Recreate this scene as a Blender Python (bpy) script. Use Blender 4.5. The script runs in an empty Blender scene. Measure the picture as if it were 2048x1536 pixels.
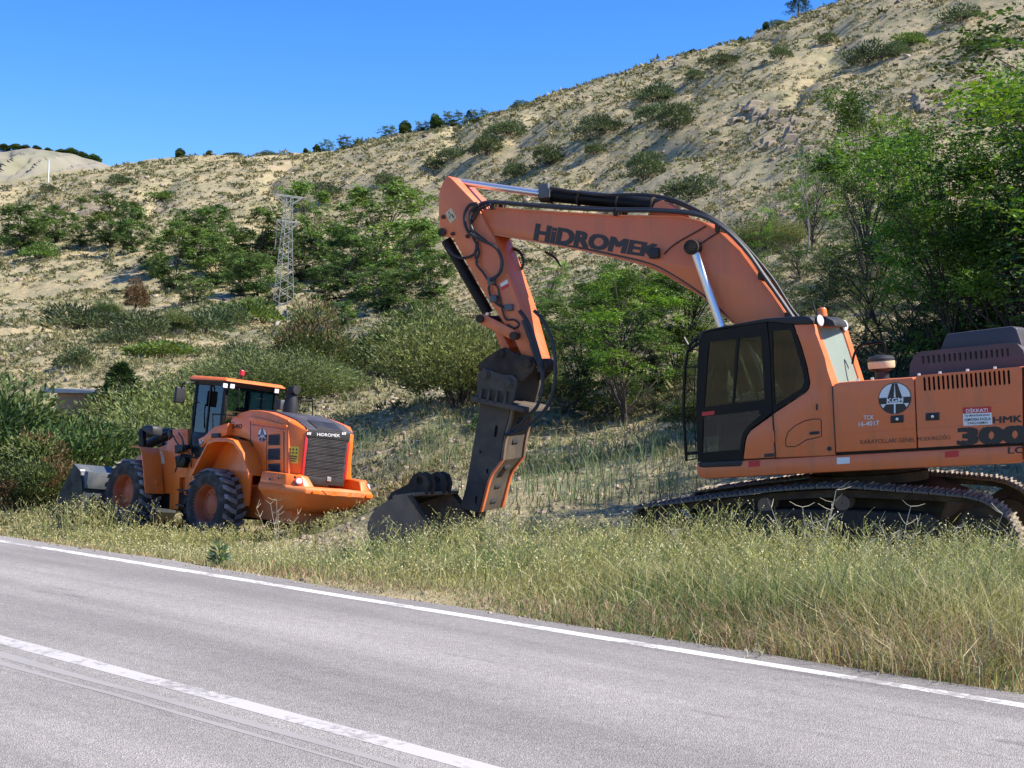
import bpy, bmesh, math, random
import numpy as np
from mathutils import Vector, Matrix
from mathutils.geometry import tessellate_polygon

random.seed(7); rng = np.random.default_rng(7)
SC = bpy.context.scene
COL = SC.collection
R_ = math.radians

# ------------------------------------------------------------------ camera
FPX, CX, CY = 3080.0, 1024.0, 768.0            # photograph is 2048 x 1536
CAM_H, ROLL = 1.4, R_(1.5)
HOR = 785 + 2874*math.tan(ROLL)
PITCH = math.atan((HOR-CY)/FPX*math.cos(ROLL))
_F = np.array([0, math.cos(PITCH), math.sin(PITCH)]); _R0 = np.array([1., 0, 0]); _U0 = np.cross(_R0, _F)
_R = _R0*math.cos(ROLL)+_U0*math.sin(ROLL); _U = _U0*math.cos(ROLL)-_R0*math.sin(ROLL)
CPOS = np.array([0, 0, CAM_H])
cd = bpy.data.cameras.new('camera'); cam = bpy.data.objects.new('camera', cd); COL.objects.link(cam)
cd.sensor_width = 36; cd.lens = FPX/2048*36; cd.clip_start = .1; cd.clip_end = 6000
M = Matrix.Identity(4)
for i in range(3):
    M[i][0] = _R[i]; M[i][1] = _U[i]; M[i][2] = -_F[i]; M[i][3] = CPOS[i]
cam.matrix_world = M
SC.camera = cam
SC.render.resolution_x, SC.render.resolution_y = 1024, 768

# ------------------------------------------------------------------ light
SUN_AZ, SUN_EL = R_(98), R_(46)                 # azimuth from +Y (view direction) towards +X
w = bpy.data.worlds.new('World'); SC.world = w; w.use_nodes = True
nt = w.node_tree; bg = nt.nodes['Background']
sky = nt.nodes.new('ShaderNodeTexSky'); sky.sky_type = 'NISHITA'; sky.sun_disc = False
sky.sun_elevation = SUN_EL; sky.sun_rotation = SUN_AZ
sky.altitude = 1400; sky.air_density = 1.0; sky.dust_density = .45; sky.ozone_density = 4.0
hsn = nt.nodes.new('ShaderNodeHueSaturation'); hsn.inputs['Saturation'].default_value = 1.33; hsn.inputs['Hue'].default_value = .514
nt.links.new(sky.outputs[0], hsn.inputs['Color']); nt.links.new(hsn.outputs[0], bg.inputs[0]); bg.inputs[1].default_value = .13
sl = bpy.data.lights.new('sun', 'SUN'); sl.energy = 4.6; sl.angle = R_(.53); sl.color = (1, .94, .84)
so = bpy.data.objects.new('sun', sl); COL.objects.link(so)
sd = Vector((math.sin(SUN_AZ)*math.cos(SUN_EL), math.cos(SUN_AZ)*math.cos(SUN_EL), math.sin(SUN_EL)))
so.rotation_euler = sd.to_track_quat('Z', 'Y').to_euler(); so.location = (60, 0, 60)
SC.view_settings.view_transform = 'Standard'; SC.view_settings.look = 'None'
SC.view_settings.gamma = 1; SC.view_settings.use_curve_mapping = False
SC.view_settings.exposure = .95

# ------------------------------------------------------------------ pixel helpers
def ray(px, py):
    d = _F+_R*(px-CX)/FPX-_U*(py-CY)/FPX
    return d/d[1]
class Frame:
    def __init__(s, O, a, b, c): s.O = np.array(O, float); s.M = np.array([a, b, c], float)
    def on(s, px, py, ax, val):
        d = ray(px, py); n = s.M[ax]
        t = (val-(CPOS-s.O)@n)/(d@n)
        return s.M@(CPOS+t*d-s.O)
    def pt(s, l): return s.O+s.M.T@np.array(l, float)
    def loc(s, p): return s.M@(np.array(p, float)-s.O)
    def matrix(s):
        m = Matrix.Identity(4)
        for i in range(3):
            for j in range(3): m[i][j] = s.M[j][i]
            m[i][3] = s.O[i]
        return m
def unit(v): return v/np.linalg.norm(v)

# ------------------------------------------------------------------ noise + terrain
_T = np.random.default_rng(11).random((256, 256))
def vnoise(x, y):
    x = np.asarray(x, float); y = np.asarray(y, float)
    xi = np.floor(x).astype(int); yi = np.floor(y).astype(int)
    fx = x-xi; fy = y-yi; fx = fx*fx*(3-2*fx); fy = fy*fy*(3-2*fy)
    a = _T[xi & 255, yi & 255]; b = _T[(xi+1) & 255, yi & 255]; c = _T[xi & 255, (yi+1) & 255]; d = _T[(xi+1) & 255, (yi+1) & 255]
    return (a*(1-fx)+b*fx)*(1-fy)+(c*(1-fx)+d*fx)*fy
def fbm(x, y, o=4, g=.5):
    s = 0; a = 1; t = 0
    for i in range(o):
        s = s+a*vnoise(x*2**i+17.3*i, y*2**i+9.1*i); t += a; a *= g
    return s/t-.5
def sstep(a, b, x):
    t = np.clip((x-a)/(b-a), 0, 1); return t*t*(3-2*t)
RD = np.array([-.68086, .73242]); RN = np.array([.73242, .68086])     # along / across the road
S_EDGE, S_MID, S_ASPH = 7.67, 4.3, 8.02
# profile columns: pixel column -> list of (distance Y, picture row or ('z', height))
Z = lambda z: ('z', z)
PROF = {
 -900: [(30, Z(-.6)), (55, Z(-1.2)), (110, 745), (170, 680), (240, 600), (330, 500), (430, 440), (500, 400), (620, 420)],
 -300: [(24, Z(-.5)), (50, Z(-1.4)), (95, 755), (160, 665), (230, 590), (310, 500), (400, 435), (470, 385), (600, 410)],
 0:    [(18, Z(-.25)), (32, Z(-1.2)), (50, Z(-1.5)), (88, 765), (150, 665), (220, 582), (300, 480), (380, 420), (450, 363), (600, 400)],
 300:  [(16, Z(-.2)), (30, Z(-1.2)), (50, Z(-1.5)), (82, 745), (140, 652), (210, 556), (300, 455), (420, 327), (560, 345)],
 600:  [(14, Z(-.1)), (28, Z(-1.05)), (42, Z(-1.45)), (50, 860), (60, 800), (95, 705), (150, 640), (210, 540), (290, 430), (390, 318), (520, 340)],
 900:  [(13, Z(-.05)), (22, Z(-.32)), (29, Z(-.3)), (38, 905), (55, 800), (80, 720), (120, 640), (180, 520), (260, 400), (360, 257), (490, 290)],
 1200: [(12, Z(-.05)), (20, Z(-.27)), (27, Z(-.2)), (34, 930), (44, 858), (60, 762), (90, 660), (140, 520), (210, 380), (320, 172), (450, 210)],
 1500: [(11, Z(-.05)), (19, Z(-.27)), (25, Z(-.2)), (32, 905), (41, 800), (56, 700), (80, 600), (120, 470), (180, 310), (290, 97), (420, 130)],
 1800: [(10, Z(-.05)), (18.5, Z(-.25)), (24, Z(-.2)), (30, 905), (39, 790), (52, 680), (72, 570), (110, 420), (160, 240), (220, 105), (290, -30), (420, 10)],
 2048: [(10, Z(-.05)), (18, Z(-.22)), (23, Z(-.15)), (29, 900), (37, 780), (50, 660), (68, 540), (100, 390), (150, 200), (210, 40), (290, -110), (420, -70)],
 2700: [(9, Z(-.05)), (16, Z(-.2)), (21, Z(-.1)), (27, 900), (36, 780), (50, 650), (70, 530), (100, 380), (150, 190), (210, 30), (290, -110), (420, -70)],
}
LR = np.linspace(math.log(2.5), math.log(1000), 420)
def _column(px, pr):
    rs, zs = [], []
    th = math.atan2(ray(px, 800)[0], 1)
    for Y, v in pr:
        if isinstance(v, tuple): z = v[1]
        else: z = CAM_H+ray(px, v)[2]*Y
        rs.append(Y/math.cos(th)); zs.append(z)
    rs = np.array([1.]+rs+[rs[-1]*1.8]); zs = np.array([-.05]+zs+[zs[-1]*.7])
    # monotone cubic (Fritsch-Carlson) in log distance
    x = np.log(rs); h = np.diff(x); dl = np.diff(zs)/h; m = np.zeros(len(x)); m[0] = dl[0]; m[-1] = dl[-1]
    for i in range(1, len(x)-1):
        m[i] = 0 if dl[i-1]*dl[i] <= 0 else 2*dl[i-1]*dl[i]/(dl[i-1]+dl[i])
    q = np.clip(LR, x[0], x[-1]); k = np.clip(np.searchsorted(x, q)-1, 0, len(h)-1)
    t = (q-x[k])/h[k]
    return th, (2*t**3-3*t**2+1)*zs[k]+(t**3-2*t**2+t)*h[k]*m[k]+(-2*t**3+3*t**2)*zs[k+1]+(t**3-t**2)*h[k]*m[k+1]
_cols = [_column(px, pr) for px, pr in sorted(PROF.items())]
_flat = np.full(len(LR), -.3); _low = -.3+np.clip((np.exp(LR)-60)*.02, 0, 6)
_cols = [(-math.pi, _flat), (R_(-120), _flat), (R_(-75), _low)]+_cols+[(R_(62), _cols[-1][1]*.75), (R_(100), _low), (math.pi, _flat)]
CTH = np.array([c[0] for c in _cols]); CZ = np.array([c[1] for c in _cols])
# resample over azimuth and smooth a little so that columns do not show as creases
ATH = np.concatenate([np.linspace(-math.pi, R_(-34), 40)[:-1], np.linspace(R_(-34), R_(34), 300), np.linspace(R_(34), math.pi, 40)[1:]])
AZ = np.array([np.interp(ATH, CTH, CZ[:, k]) for k in range(len(LR))]).T
_k = np.exp(-np.linspace(-2, 2, 25)**2); _k /= _k.sum()
_p = np.pad(AZ[39:339], ((12, 12), (0, 0)), mode='edge')
_sm = np.array([np.convolve(_p[:, k], _k, 'valid') for k in range(len(LR))]).T
AZ[45:333] = _sm[6:-6]
def H(x, y):
    x = np.asarray(x, float); y = np.asarray(y, float)
    r = np.maximum(np.hypot(x, y), 2.6); th = np.arctan2(x, y); lr = np.log(r)
    fi = np.interp(th, ATH, np.arange(len(ATH))); i0 = np.clip(np.floor(fi).astype(int), 0, len(ATH)-2); ft = fi-i0
    fj = np.clip((lr-LR[0])/(LR[1]-LR[0]), 0, len(LR)-1.001); j0 = np.floor(fj).astype(int); fr = fj-j0
    z = (AZ[i0, j0]*(1-fr)+AZ[i0, j0+1]*fr)*(1-ft)+(AZ[i0+1, j0]*(1-fr)+AZ[i0+1, j0+1]*fr)*ft
    hill = sstep(22, 60, r); far = sstep(60, 200, r)
    z = z+fbm(x/1.3, y/1.3, 3)*(.10+.3*hill)+fbm(x/6, y/6, 4)*(.08+1.5*hill)+fbm(x/24+3, y/24, 4)*2.6*far*(.35+.65*sstep(0, 60, z))
    g = np.abs(fbm(x/34+7+.25*fbm(x/15, y/15, 2), y/90, 3))*2
    z = z-(1-np.clip(g*3, 0, 1))**2*2.2*far
    s = x*RN[0]+y*RN[1]
    k = sstep(S_ASPH+.1, S_ASPH+1.6, s)+sstep(3.2, 4.5, -s)
    return np.where(k < 1, -.045*(1-k)+z*k, z)
def ground(px, py):
    "where the ray of a pixel meets the ground"
    d = ray(px, py); t = np.exp(np.linspace(math.log(6), math.log(900), 1500))
    z = CAM_H+d[2]*t; hz = H(d[0]*t, t)
    k = np.argmax(z < hz)
    if z[k] >= hz[k]: k = len(t)-1
    return np.array([d[0]*t[k], t[k], hz[k]])
def at_depth(px, Y):
    d = ray(px, 800); x = d[0]*Y
    return np.array([x, Y, float(H(x, Y))])
def pxm(Y): return FPX/Y                       # photograph pixels per metre at distance Y

# ------------------------------------------------------------------ materials
def nodes(m):
    m.use_nodes = True
    return m.node_tree.nodes, m.node_tree.links, m.node_tree.nodes['Principled BSDF']
MATS = {}
def mat(name, col, rough=.6, metal=0., var=0., vs=6., bump=0., bs=40., dust=None, dust_amt=.4, coat=0., spec=.5, dscale=2.2, streak=None):
    "principled paint with noise in colour, a patchy dust film and fine relief"
    if name in MATS: return MATS[name]
    m = bpy.data.materials.new(name); N, L, b = nodes(m)
    b.inputs['Roughness'].default_value = rough; b.inputs['Metallic'].default_value = metal
    b.inputs['Specular IOR Level'].default_value = spec; b.inputs['Coat Weight'].default_value = coat
    tc = N.new('ShaderNodeTexCoord'); src = tc.outputs['Object']
    col = tuple(col)+(1,)
    if var or dust:
        n = N.new('ShaderNodeTexNoise'); n.inputs['Scale'].default_value = vs; n.inputs['Detail'].default_value = 6
        L.new(src, n.inputs['Vector'])
        mx = N.new('ShaderNodeMix'); mx.data_type = 'RGBA'
        mx.inputs[6].default_value = tuple(c*(1-var) for c in col[:3])+(1,); mx.inputs[7].default_value = tuple(min(1, c*(1+var)) for c in col[:3])+(1,)
        L.new(n.outputs['Fac'], mx.inputs[0]); out = mx.outputs[2]
        if dust:
            n2 = N.new('ShaderNodeTexNoise'); n2.inputs['Scale'].default_value = dscale; n2.inputs['Detail'].default_value = 9; n2.inputs['Roughness'].default_value = .65
            L.new(src, n2.inputs['Vector'])
            r = N.new('ShaderNodeMapRange'); r.inputs[1].default_value = .45; r.inputs[2].default_value = .75; r.inputs[3].default_value = 0; r.inputs[4].default_value = dust_amt
            L.new(n2.outputs['Fac'], r.inputs[0])
            m2 = N.new('ShaderNodeMix'); m2.data_type = 'RGBA'; L.new(r.outputs[0], m2.inputs[0]); L.new(out, m2.inputs[6]); m2.inputs[7].default_value = tuple(dust)+(1,)
            out = m2.outputs[2]
            if streak:                                   # rain-washed grime running down and small scrapes
                mpn = N.new('ShaderNodeMapping'); mpn.inputs['Scale'].default_value = streak; L.new(src, mpn.inputs[0])
                for sc_, lo_, hi_, dk, fine in ((1.0, .50, .78, (.30, .14, .07), False), (9.0, .70, .76, (.10, .06, .045), True)):
                    ns = N.new('ShaderNodeTexNoise'); ns.inputs['Scale'].default_value = sc_; ns.inputs['Detail'].default_value = 8; ns.inputs['Roughness'].default_value = .6
                    L.new(src if fine else mpn.outputs[0], ns.inputs['Vector'])
                    rs = N.new('ShaderNodeMapRange'); rs.inputs[1].default_value = lo_; rs.inputs[2].default_value = hi_; rs.inputs[4].default_value = .55 if not fine else .8; L.new(ns.outputs['Fac'], rs.inputs[0])
                    m3 = N.new('ShaderNodeMix'); m3.data_type = 'RGBA'; L.new(rs.outputs[0], m3.inputs[0]); L.new(out, m3.inputs[6]); m3.inputs[7].default_value = dk+(1,); out = m3.outputs[2]
            rr = N.new('ShaderNodeMapRange'); rr.inputs[3].default_value = rough; rr.inputs[4].default_value = min(1, rough+.35)
            L.new(r.outputs[0], rr.inputs[0]); rr.inputs[2].default_value = max(.01, dust_amt); L.new(rr.outputs[0], b.inputs['Roughness'])
        L.new(out, b.inputs['Base Color'])
    else: b.inputs['Base Color'].default_value = col
    if bump:
        n3 = N.new('ShaderNodeTexNoise'); n3.inputs['Scale'].default_value = bs; n3.inputs['Detail'].default_value = 4; L.new(src, n3.inputs['Vector'])
        bp = N.new('ShaderNodeBump'); bp.inputs['Strength'].default_value = bump; bp.inputs['Distance'].default_value = .01
        L.new(n3.outputs['Fac'], bp.inputs['Height']); L.new(bp.outputs[0], b.inputs['Normal'])
    MATS[name] = m; return m
def leafmat(name, trans=.35, rough=.55, tint=(1.25, 1.3, .5)):
    "foliage: colour from the per-leaf attribute, some light passing through"
    m = bpy.data.materials.new(name); N, L, b = nodes(m)
    at = N.new('ShaderNodeAttribute'); at.attribute_name = 'col'
    b.inputs['Roughness'].default_value = rough; b.inputs['Specular IOR Level'].default_value = .3
    oi = N.new('ShaderNodeObjectInfo'); hs = N.new('ShaderNodeHueSaturation')
    mr = N.new('ShaderNodeMapRange'); mr.inputs[3].default_value = .82; mr.inputs[4].default_value = 1.18; L.new(oi.outputs['Random'], mr.inputs[0])
    mh = N.new('ShaderNodeMapRange'); mh.inputs[3].default_value = .485; mh.inputs[4].default_value = .512; L.new(oi.outputs['Random'], mh.inputs[0])
    L.new(mr.outputs[0], hs.inputs['Value']); L.new(mh.outputs[0], hs.inputs['Hue']); L.new(at.outputs['Color'], hs.inputs['Color'])
    L.new(hs.outputs[0], b.inputs['Base Color'])
    if trans:
        tr = N.new('ShaderNodeBsdfTranslucent'); mu = N.new('ShaderNodeMix'); mu.data_type = 'RGBA'; mu.blend_type = 'MULTIPLY'; mu.inputs[0].default_value = 1
        L.new(hs.outputs[0], mu.inputs[6]); mu.inputs[7].default_value = tuple(tint)+(1,); L.new(mu.outputs[2], tr.inputs[0])
        ms = N.new('ShaderNodeMixShader'); ms.inputs[0].default_value = trans
        L.new(b.outputs[0], ms.inputs[1]); L.new(tr.outputs[0], ms.inputs[2]); L.new(ms.outputs[0], N['Material Output'].inputs[0])
    MATS[name] = m; return m
def glassmat(name, tint, refl=.10):
    m = bpy.data.materials.new(name); N, L, b = nodes(m)
    t = N.new('ShaderNodeBsdfTransparent'); t.inputs[0].default_value = tuple(tint)+(1,)
    g = N.new('ShaderNodeBsdfGlossy'); g.inputs['Roughness'].default_value = .03; g.inputs[0].default_value = (.9, .95, 1, 1)
    fr = N.new('ShaderNodeFresnel'); fr.inputs[0].default_value = 1.5
    if refl > .2:                                        # pale pane: a thin pale-green film, weak mirror
        df = N.new('ShaderNodeBsdfDiffuse'); df.inputs[0].default_value = (.42, .5, .43, 1); mf = N.new('ShaderNodeMixShader'); mf.inputs[0].default_value = refl
        L.new(t.outputs[0], mf.inputs[1]); L.new(df.outputs[0], mf.inputs[2]); fr.inputs[0].default_value = 1.06; first = mf
    else: first = t
    ms = N.new('ShaderNodeMixShader'); L.new(fr.outputs[0], ms.inputs[0]); L.new(first.outputs[0], ms.inputs[1]); L.new(g.outputs[0], ms.inputs[2])
    L.new(ms.outputs[0], N['Material Output'].inputs[0]); N.remove(b)
    MATS[name] = m; return m
DUST = (.42, .34, .25)
mat('exc_paint', (.74, .170, .052), .42, 0, .08, 1.5, .03, 300, (.55, .24, .125), .4, .1, streak=(5, .6, 5))
mat('ldr_paint', (.88, .175, .014), .38, 0, .06, 1.5, .03, 300, (.6, .22, .06), .25, .15, streak=(5, 5, .6))
mat('ldr_dirty', (.72, .175, .035), .6, 0, .1, 3, .05, 80, (.46, .34, .2), .75, dscale=1.3)
mat('black_paint', (.007, .007, .007), .35, 0, .1, 4, .03, 200, DUST, .02, spec=.18)
mat('black_plastic', (.016, .016, .018), .55, 0, .1, 4, .05, 300, (.2, .18, .17), .1)
mat('hood_plastic', (.05, .045, .05), .55, 0, .1, 3, .05, 300, (.2, .17, .17), .3)
mat('dark_steel', (.042, .032, .025), .75, 0, .25, 6, .15, 60, (.22, .155, .10), .5, spec=.15)
mat('rust_steel', (.20, .135, .095), .9, 0, .35, 5, .25, 50, (.34, .23, .14), .6, spec=.15)
mat('hammer_steel', (.092, .075, .060), .8, 0, .25, 5, .15, 70, (.23, .17, .12), .55, spec=.15)
mat('track_steel', (.13, .105, .08), .9, 0, .3, 6, .2, 60, (.45, .37, .28), .85, dscale=5)
mat('chrome', (.72, .71, .69), .32, .75)
mat('tyre', (.038, .030, .024), .95, 0, .15, 8, .2, 80, (.3, .27, .23), .4, dscale=3)
mat('tyre_lug', (.22, .205, .19), .95, 0, .2, 8, .2, 80, (.5, .47, .42), .7, dscale=4, spec=.2)  # lugs paled so the tread looks sunlit
mat('rim', (.5, .12, .04), .6, 0, .1, 4, .05, 90, DUST, .4)
mat('hose', (.022, .022, .023), .5, 0, .1, 10)
mat('white_mark', (.75, .75, .74), .5, 0, .05, 4)
mat('red_mark', (.55, .02, .025), .4, 0, .08, 4)
mat('black_mark', (.022, .017, .018), .45, 0, .1, 4)
mat('yellow_mark', (.75, .6, .05), .5, 0, .06, 4)
mat('cream_mark', (.62, .5, .3), .6, 0, .06, 4)
mat('red_lens', (.6, .03, .02), .15, 0, .05, 4, coat=.4)
mat('orange_lens', (.9, .2, .02), .2, 0, .05, 4, coat=.4)
mat('lamp_lens', (.8, .8, .8), .15, 0, .05, 4, coat=.4)
mat('grey_paint', (.075, .088, .10), .5, .1, .12, 3, .05, 90, DUST, .25)
mat('grille', (.06, .055, .055), .6, .1, .1, 9, .05, 120, (.2, .17, .15), .35)
mat('interior', (.03, .03, .032), .8, 0, .1, 6)
mat('seat_cloth', (.07, .07, .075), .9, 0, .15, 10)
mat('pale_cloth', (.5, .62, .68), .9, 0, .15, 10)
mat('galvanised', (.33, .33, .31), .6, .1, .15, 3)
mat('concrete', (.45, .42, .38), .9, 0, .15, 3, .2, 20)
mat('bark', (.055, .042, .032), .95, 0, .3, 8, .4, 30)
mat('dead_bark', (.26, .22, .18), .95, 0, .2, 8, .3, 30)
mat('rock', (.25, .205, .145), .95, 0, .3, 1.2, .5, 6)
mat('white_plaster', (.7, .7, .68), .8, 0, .08, 2)
glassmat('cab_glass', (.34, .38, .36)); glassmat('door_glass', (.36, .46, .42)); glassmat('clear_glass', (.66, .76, .71)); glassmat('pale_glass', (.5, .6, .54), .62)
leafmat('leaf', .32); leafmat('needle', .2, .6, (1.1, 1.2, .6)); leafmat('grass', .3, .6, (1.15, 1.15, .7)); leafmat('dry', .15, .8, (1, 1, .8))

# ------------------------------------------------------------------ mesh helpers
def link(name, me, m=None, parent=None, **props):
    o = bpy.data.objects.new(name, me); COL.objects.link(o)
    if m is not None and me is not None and not me.materials:
        me.materials.append(MATS[m] if isinstance(m, str) else m)
    if parent is not None: o.parent = parent
    for k, v in props.items(): o[k] = v
    return o
def empty(name, label, cat, matrix=None, group=None):
    o = bpy.data.objects.new(name, None); COL.objects.link(o); o.empty_display_size = .3
    if matrix is not None: o.matrix_world = matrix
    o['label'] = label; o['category'] = cat
    if group: o['group'] = group
    return o
def sub_empty(name, parent):
    o = bpy.data.objects.new(name, None); COL.objects.link(o); o.parent = parent; return o
class MB:
    "collects geometry for ONE mesh"
    def __init__(s): s.v = []; s.f = []; s.mi = []; s.cur = 0
    def add(s, V, F):
        k = len(s.v); s.v += [tuple(map(float, p)) for p in V]; s.f += [tuple(i+k for i in f) for f in F]; s.mi += [s.cur]*len(F); return s
    def box(s, lo, hi):
        (a, b, c), (d, e, f) = lo, hi
        return s.add([(a,b,c),(d,b,c),(d,e,c),(a,e,c),(a,b,f),(d,b,f),(d,e,f),(a,e,f)],
                     [(0,3,2,1),(4,5,6,7),(0,1,5,4),(1,2,6,5),(2,3,7,6),(3,0,4,7)])
    def bar(s, p, q, r, r2=None, n=8, cap=True):
        return s.tube([p, q], [r, r if r2 is None else r2], n, cap)
    def tube(s, P, rad, n=8, cap=True):
        P = [np.array(p, float) for p in P]
        if not hasattr(rad, '__len__'): rad = [rad]*len(P)
        V = []; F = []; ref = None
        for i, p in enumerate(P):
            t = unit((P[min(i+1, len(P)-1)]-P[max(i-1, 0)])+1e-12)
            if ref is None: ref = np.array([0, 0, 1.]) if abs(t[2]) < .9 else np.array([1., 0, 0])
            x = unit(np.cross(t, ref)); y = np.cross(x, t)
            for k in range(n):
                a = 2*math.pi*k/n; V.append(p+rad[i]*(math.cos(a)*x+math.sin(a)*y))
            ref = y
        for i in range(len(P)-1):
            for k in range(n): F.append((i*n+k, i*n+(k+1) % n, (i+1)*n+(k+1) % n, (i+1)*n+k))
        if cap: F += [tuple(range(n))[::-1], tuple((len(P)-1)*n+k for k in range(n))]
        return s.add(V, F)
    def prism(s, poly, w0, w1, ax=2):
        "poly in the two other axes (in order), extruded along axis ax"
        def mk(p, w):
            q = list(p); q.insert(ax, w); return q
        n = len(poly); V = [mk(p, w0) for p in poly]+[mk(p, w1) for p in poly]
        F = [tuple(range(n)), tuple(range(2*n-1, n-1, -1))]+[(i, i+n, (i+1) % n+n, (i+1) % n) for i in range(n)]
        return s.add(V, F)
    def holed(s, outer, holes, w0, w1, ax=2):
        loops = [outer]+holes; pts = [p for l in loops for p in l]
        bm = bmesh.new(); vs = [bm.verts.new((p[0], p[1], 0)) for p in pts]; k = 0
        for l in loops:
            for i in range(len(l)): bm.edges.new((vs[k+i], vs[k+(i+1) % len(l)]))
            k += len(l)
        bm.verts.index_update(); bmesh.ops.triangle_fill(bm, use_beauty=True, use_dissolve=False, edges=bm.edges[:], normal=(0, 0, 1))
        tri = [tuple(v.index for v in f.verts) for f in bm.faces]; bm.free()
        def mk(p, w):
            q = list(p); q.insert(ax, w); return q
        n = len(pts); V = [mk(p, w0) for p in pts]+[mk(p, w1) for p in pts]
        F = [tuple(t) for t in tri]+[tuple(i+n for i in reversed(t)) for t in tri]; k = 0
        for l in loops:
            m = len(l); F += [(k+i, k+i+n, k+(i+1) % m+n, k+(i+1) % m) for i in range(m)]; k += m
        return s.add(V, F)
    def lathe(s, c, axis, prof, n=24, cap=False):
        "prof: list of (distance along axis, radius)"
        a = unit(np.array(axis, float)); ref = np.array([0, 0, 1.]) if abs(a[2]) < .9 else np.array([1., 0, 0])
        x = unit(np.cross(a, ref)); y = np.cross(a, x); c = np.array(c, float); V = []; F = []
        for (d, r) in prof:
            for k in range(n):
                t = 2*math.pi*k/n; V.append(c+a*d+r*(math.cos(t)*x+math.sin(t)*y))
        m = len(prof)
        for i in range(m-1):
            for k in range(n): F.append((i*n+k, i*n+(k+1) % n, (i+1)*n+(k+1) % n, (i+1)*n+k))
        if cap: F += [tuple(range(n))[::-1], tuple((m-1)*n+k for k in range(n))]
        return s.add(V, F)
    def build(s, name, m, parent=None, bevel=0., smooth=False, seg=2, **props):
        me = bpy.data.meshes.new(name); me.from_pydata(s.v, [], s.f); me.validate()
        ms = m if isinstance(m, (list, tuple)) else [m]
        for q in ms: me.materials.append(MATS[q])
        if len(ms) > 1 and len(me.polygons) == len(s.mi): me.polygons.foreach_set('material_index', s.mi)
        bm = bmesh.new(); bm.from_mesh(me)
        if bevel or smooth: bmesh.ops.remove_doubles(bm, verts=bm.verts, dist=1e-5)
        bmesh.ops.recalc_face_normals(bm, faces=bm.faces)
        if bevel:
            ed = [e for e in bm.edges if len(e.link_faces) == 2 and e.calc_face_angle(0) > .45]
            bmesh.ops.bevel(bm, geom=ed, offset=bevel, offset_type='OFFSET', segments=seg, profile=.5, affect='EDGES', clamp_overlap=True)
        if smooth or bevel:
            for f in bm.faces: f.smooth = True
            for e in bm.edges:
                if len(e.link_faces) != 2 or e.calc_face_angle(0) > .7: e.smooth = False
        bm.to_mesh(me); bm.free(); me.update()
        o = link(name, me, None, parent, **props)
        return o
def bigmesh(name, V, F, cols=None, k=4):
    "fast mesh from arrays; F is (n,k); cols per vertex"
    me = bpy.data.meshes.new(name); n = len(V); m = len(F)
    me.vertices.add(n); me.vertices.foreach_set('co', np.asarray(V, np.float32).ravel())
    me.loops.add(m*k); me.loops.foreach_set('vertex_index', np.asarray(F, np.int32).ravel())
    me.polygons.add(m); me.polygons.foreach_set('loop_start', np.arange(0, m*k, k, dtype=np.int32))
    me.update(calc_edges=True)
    if cols is not None:
        a = me.color_attributes.new('col', 'FLOAT_COLOR', 'POINT')
        c = np.ones((n, 4), np.float32); c[:, :3] = cols; a.data.foreach_set('color', c.ravel())
    return me
# ================================================================== SETTING
# ---- ground: one sheet, polar grid around the viewpoint
def terrain_material():
    m = bpy.data.materials.new('soil'); N, L, b = nodes(m); b.inputs['Roughness'].default_value = .95; b.inputs['Specular IOR Level'].default_value = .2
    tc = N.new('ShaderNodeTexCoord'); P = tc.outputs['Object']
    def noise(sc, det=6, ro=.55):
        n = N.new('ShaderNodeTexNoise'); n.inputs['Scale'].default_value = sc; n.inputs['Detail'].default_value = det; n.inputs['Roughness'].default_value = ro; L.new(P, n.inputs['Vector']); return n.outputs['Fac']
    def mix(f, a, c, lo=.4, hi=.6):
        r = N.new('ShaderNodeMapRange'); r.inputs[1].default_value = lo; r.inputs[2].default_value = hi; L.new(f, r.inputs[0])
        x = N.new('ShaderNodeMix'); x.data_type = 'RGBA'; L.new(r.outputs[0], x.inputs[0])
        for i, v in ((6, a), (7, c)):
            if isinstance(v, tuple): x.inputs[i].default_value = v+(1,)
            else: L.new(v, x.inputs[i])
        return x.outputs[2]
    c = mix(noise(.05, 8), (.46, .36, .185), (.40, .335, .19), .4, .62)
    c = mix(noise(.021, 5), c, (.40, .305, .20), .62, .78)
    c = mix(noise(.35, 8, .65), c, (.50, .405, .24), .53, .73)
    c = mix(noise(.11, 7, .6), c, (.215, .21, .105), .46, .66)
    c = mix(noise(.9, 9, .75), c, (.24, .22, .115), .49, .66)
    c = mix(noise(2.6, 8, .75), c, (.22, .19, .12), .52, .70)
    c = mix(noise(7, 6, .7), c, (.30, .24, .17), .50, .75)
    L.new(c, b.inputs['Base Color'])
    bp = N.new('ShaderNodeBump'); bp.inputs['Strength'].default_value = .9; bp.inputs['Distance'].default_value = .12; L.new(noise(3.2, 8, .7), bp.inputs['Height'])
    bp2 = N.new('ShaderNodeBump'); bp2.inputs['Strength'].default_value = .8; bp2.inputs['Distance'].default_value = .6; L.new(noise(.5, 8, .68), bp2.inputs['Height']); L.new(bp2.outputs[0], bp.inputs['Normal'])
    L.new(bp.outputs[0], b.inputs['Normal']); MATS['soil'] = m
terrain_material()
th = np.concatenate([np.linspace(-math.pi, R_(-26), 60)[:-1], np.linspace(R_(-26), R_(26), 520), np.linspace(R_(26), math.pi, 60)[1:-1]])
rr = np.exp(np.concatenate([np.linspace(math.log(2.6), math.log(14), 60)[:-1], np.linspace(math.log(14), math.log(520), 400), np.linspace(math.log(520), math.log(3000), 24)[1:]]))
TH, RR = np.meshgrid(th, rr, indexing='ij'); X = np.sin(TH)*RR; Y = np.cos(TH)*RR; ZZ = H(X, Y)
nt_, nr_ = TH.shape
V = np.stack([X, Y, ZZ], -1).reshape(-1, 3)
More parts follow.
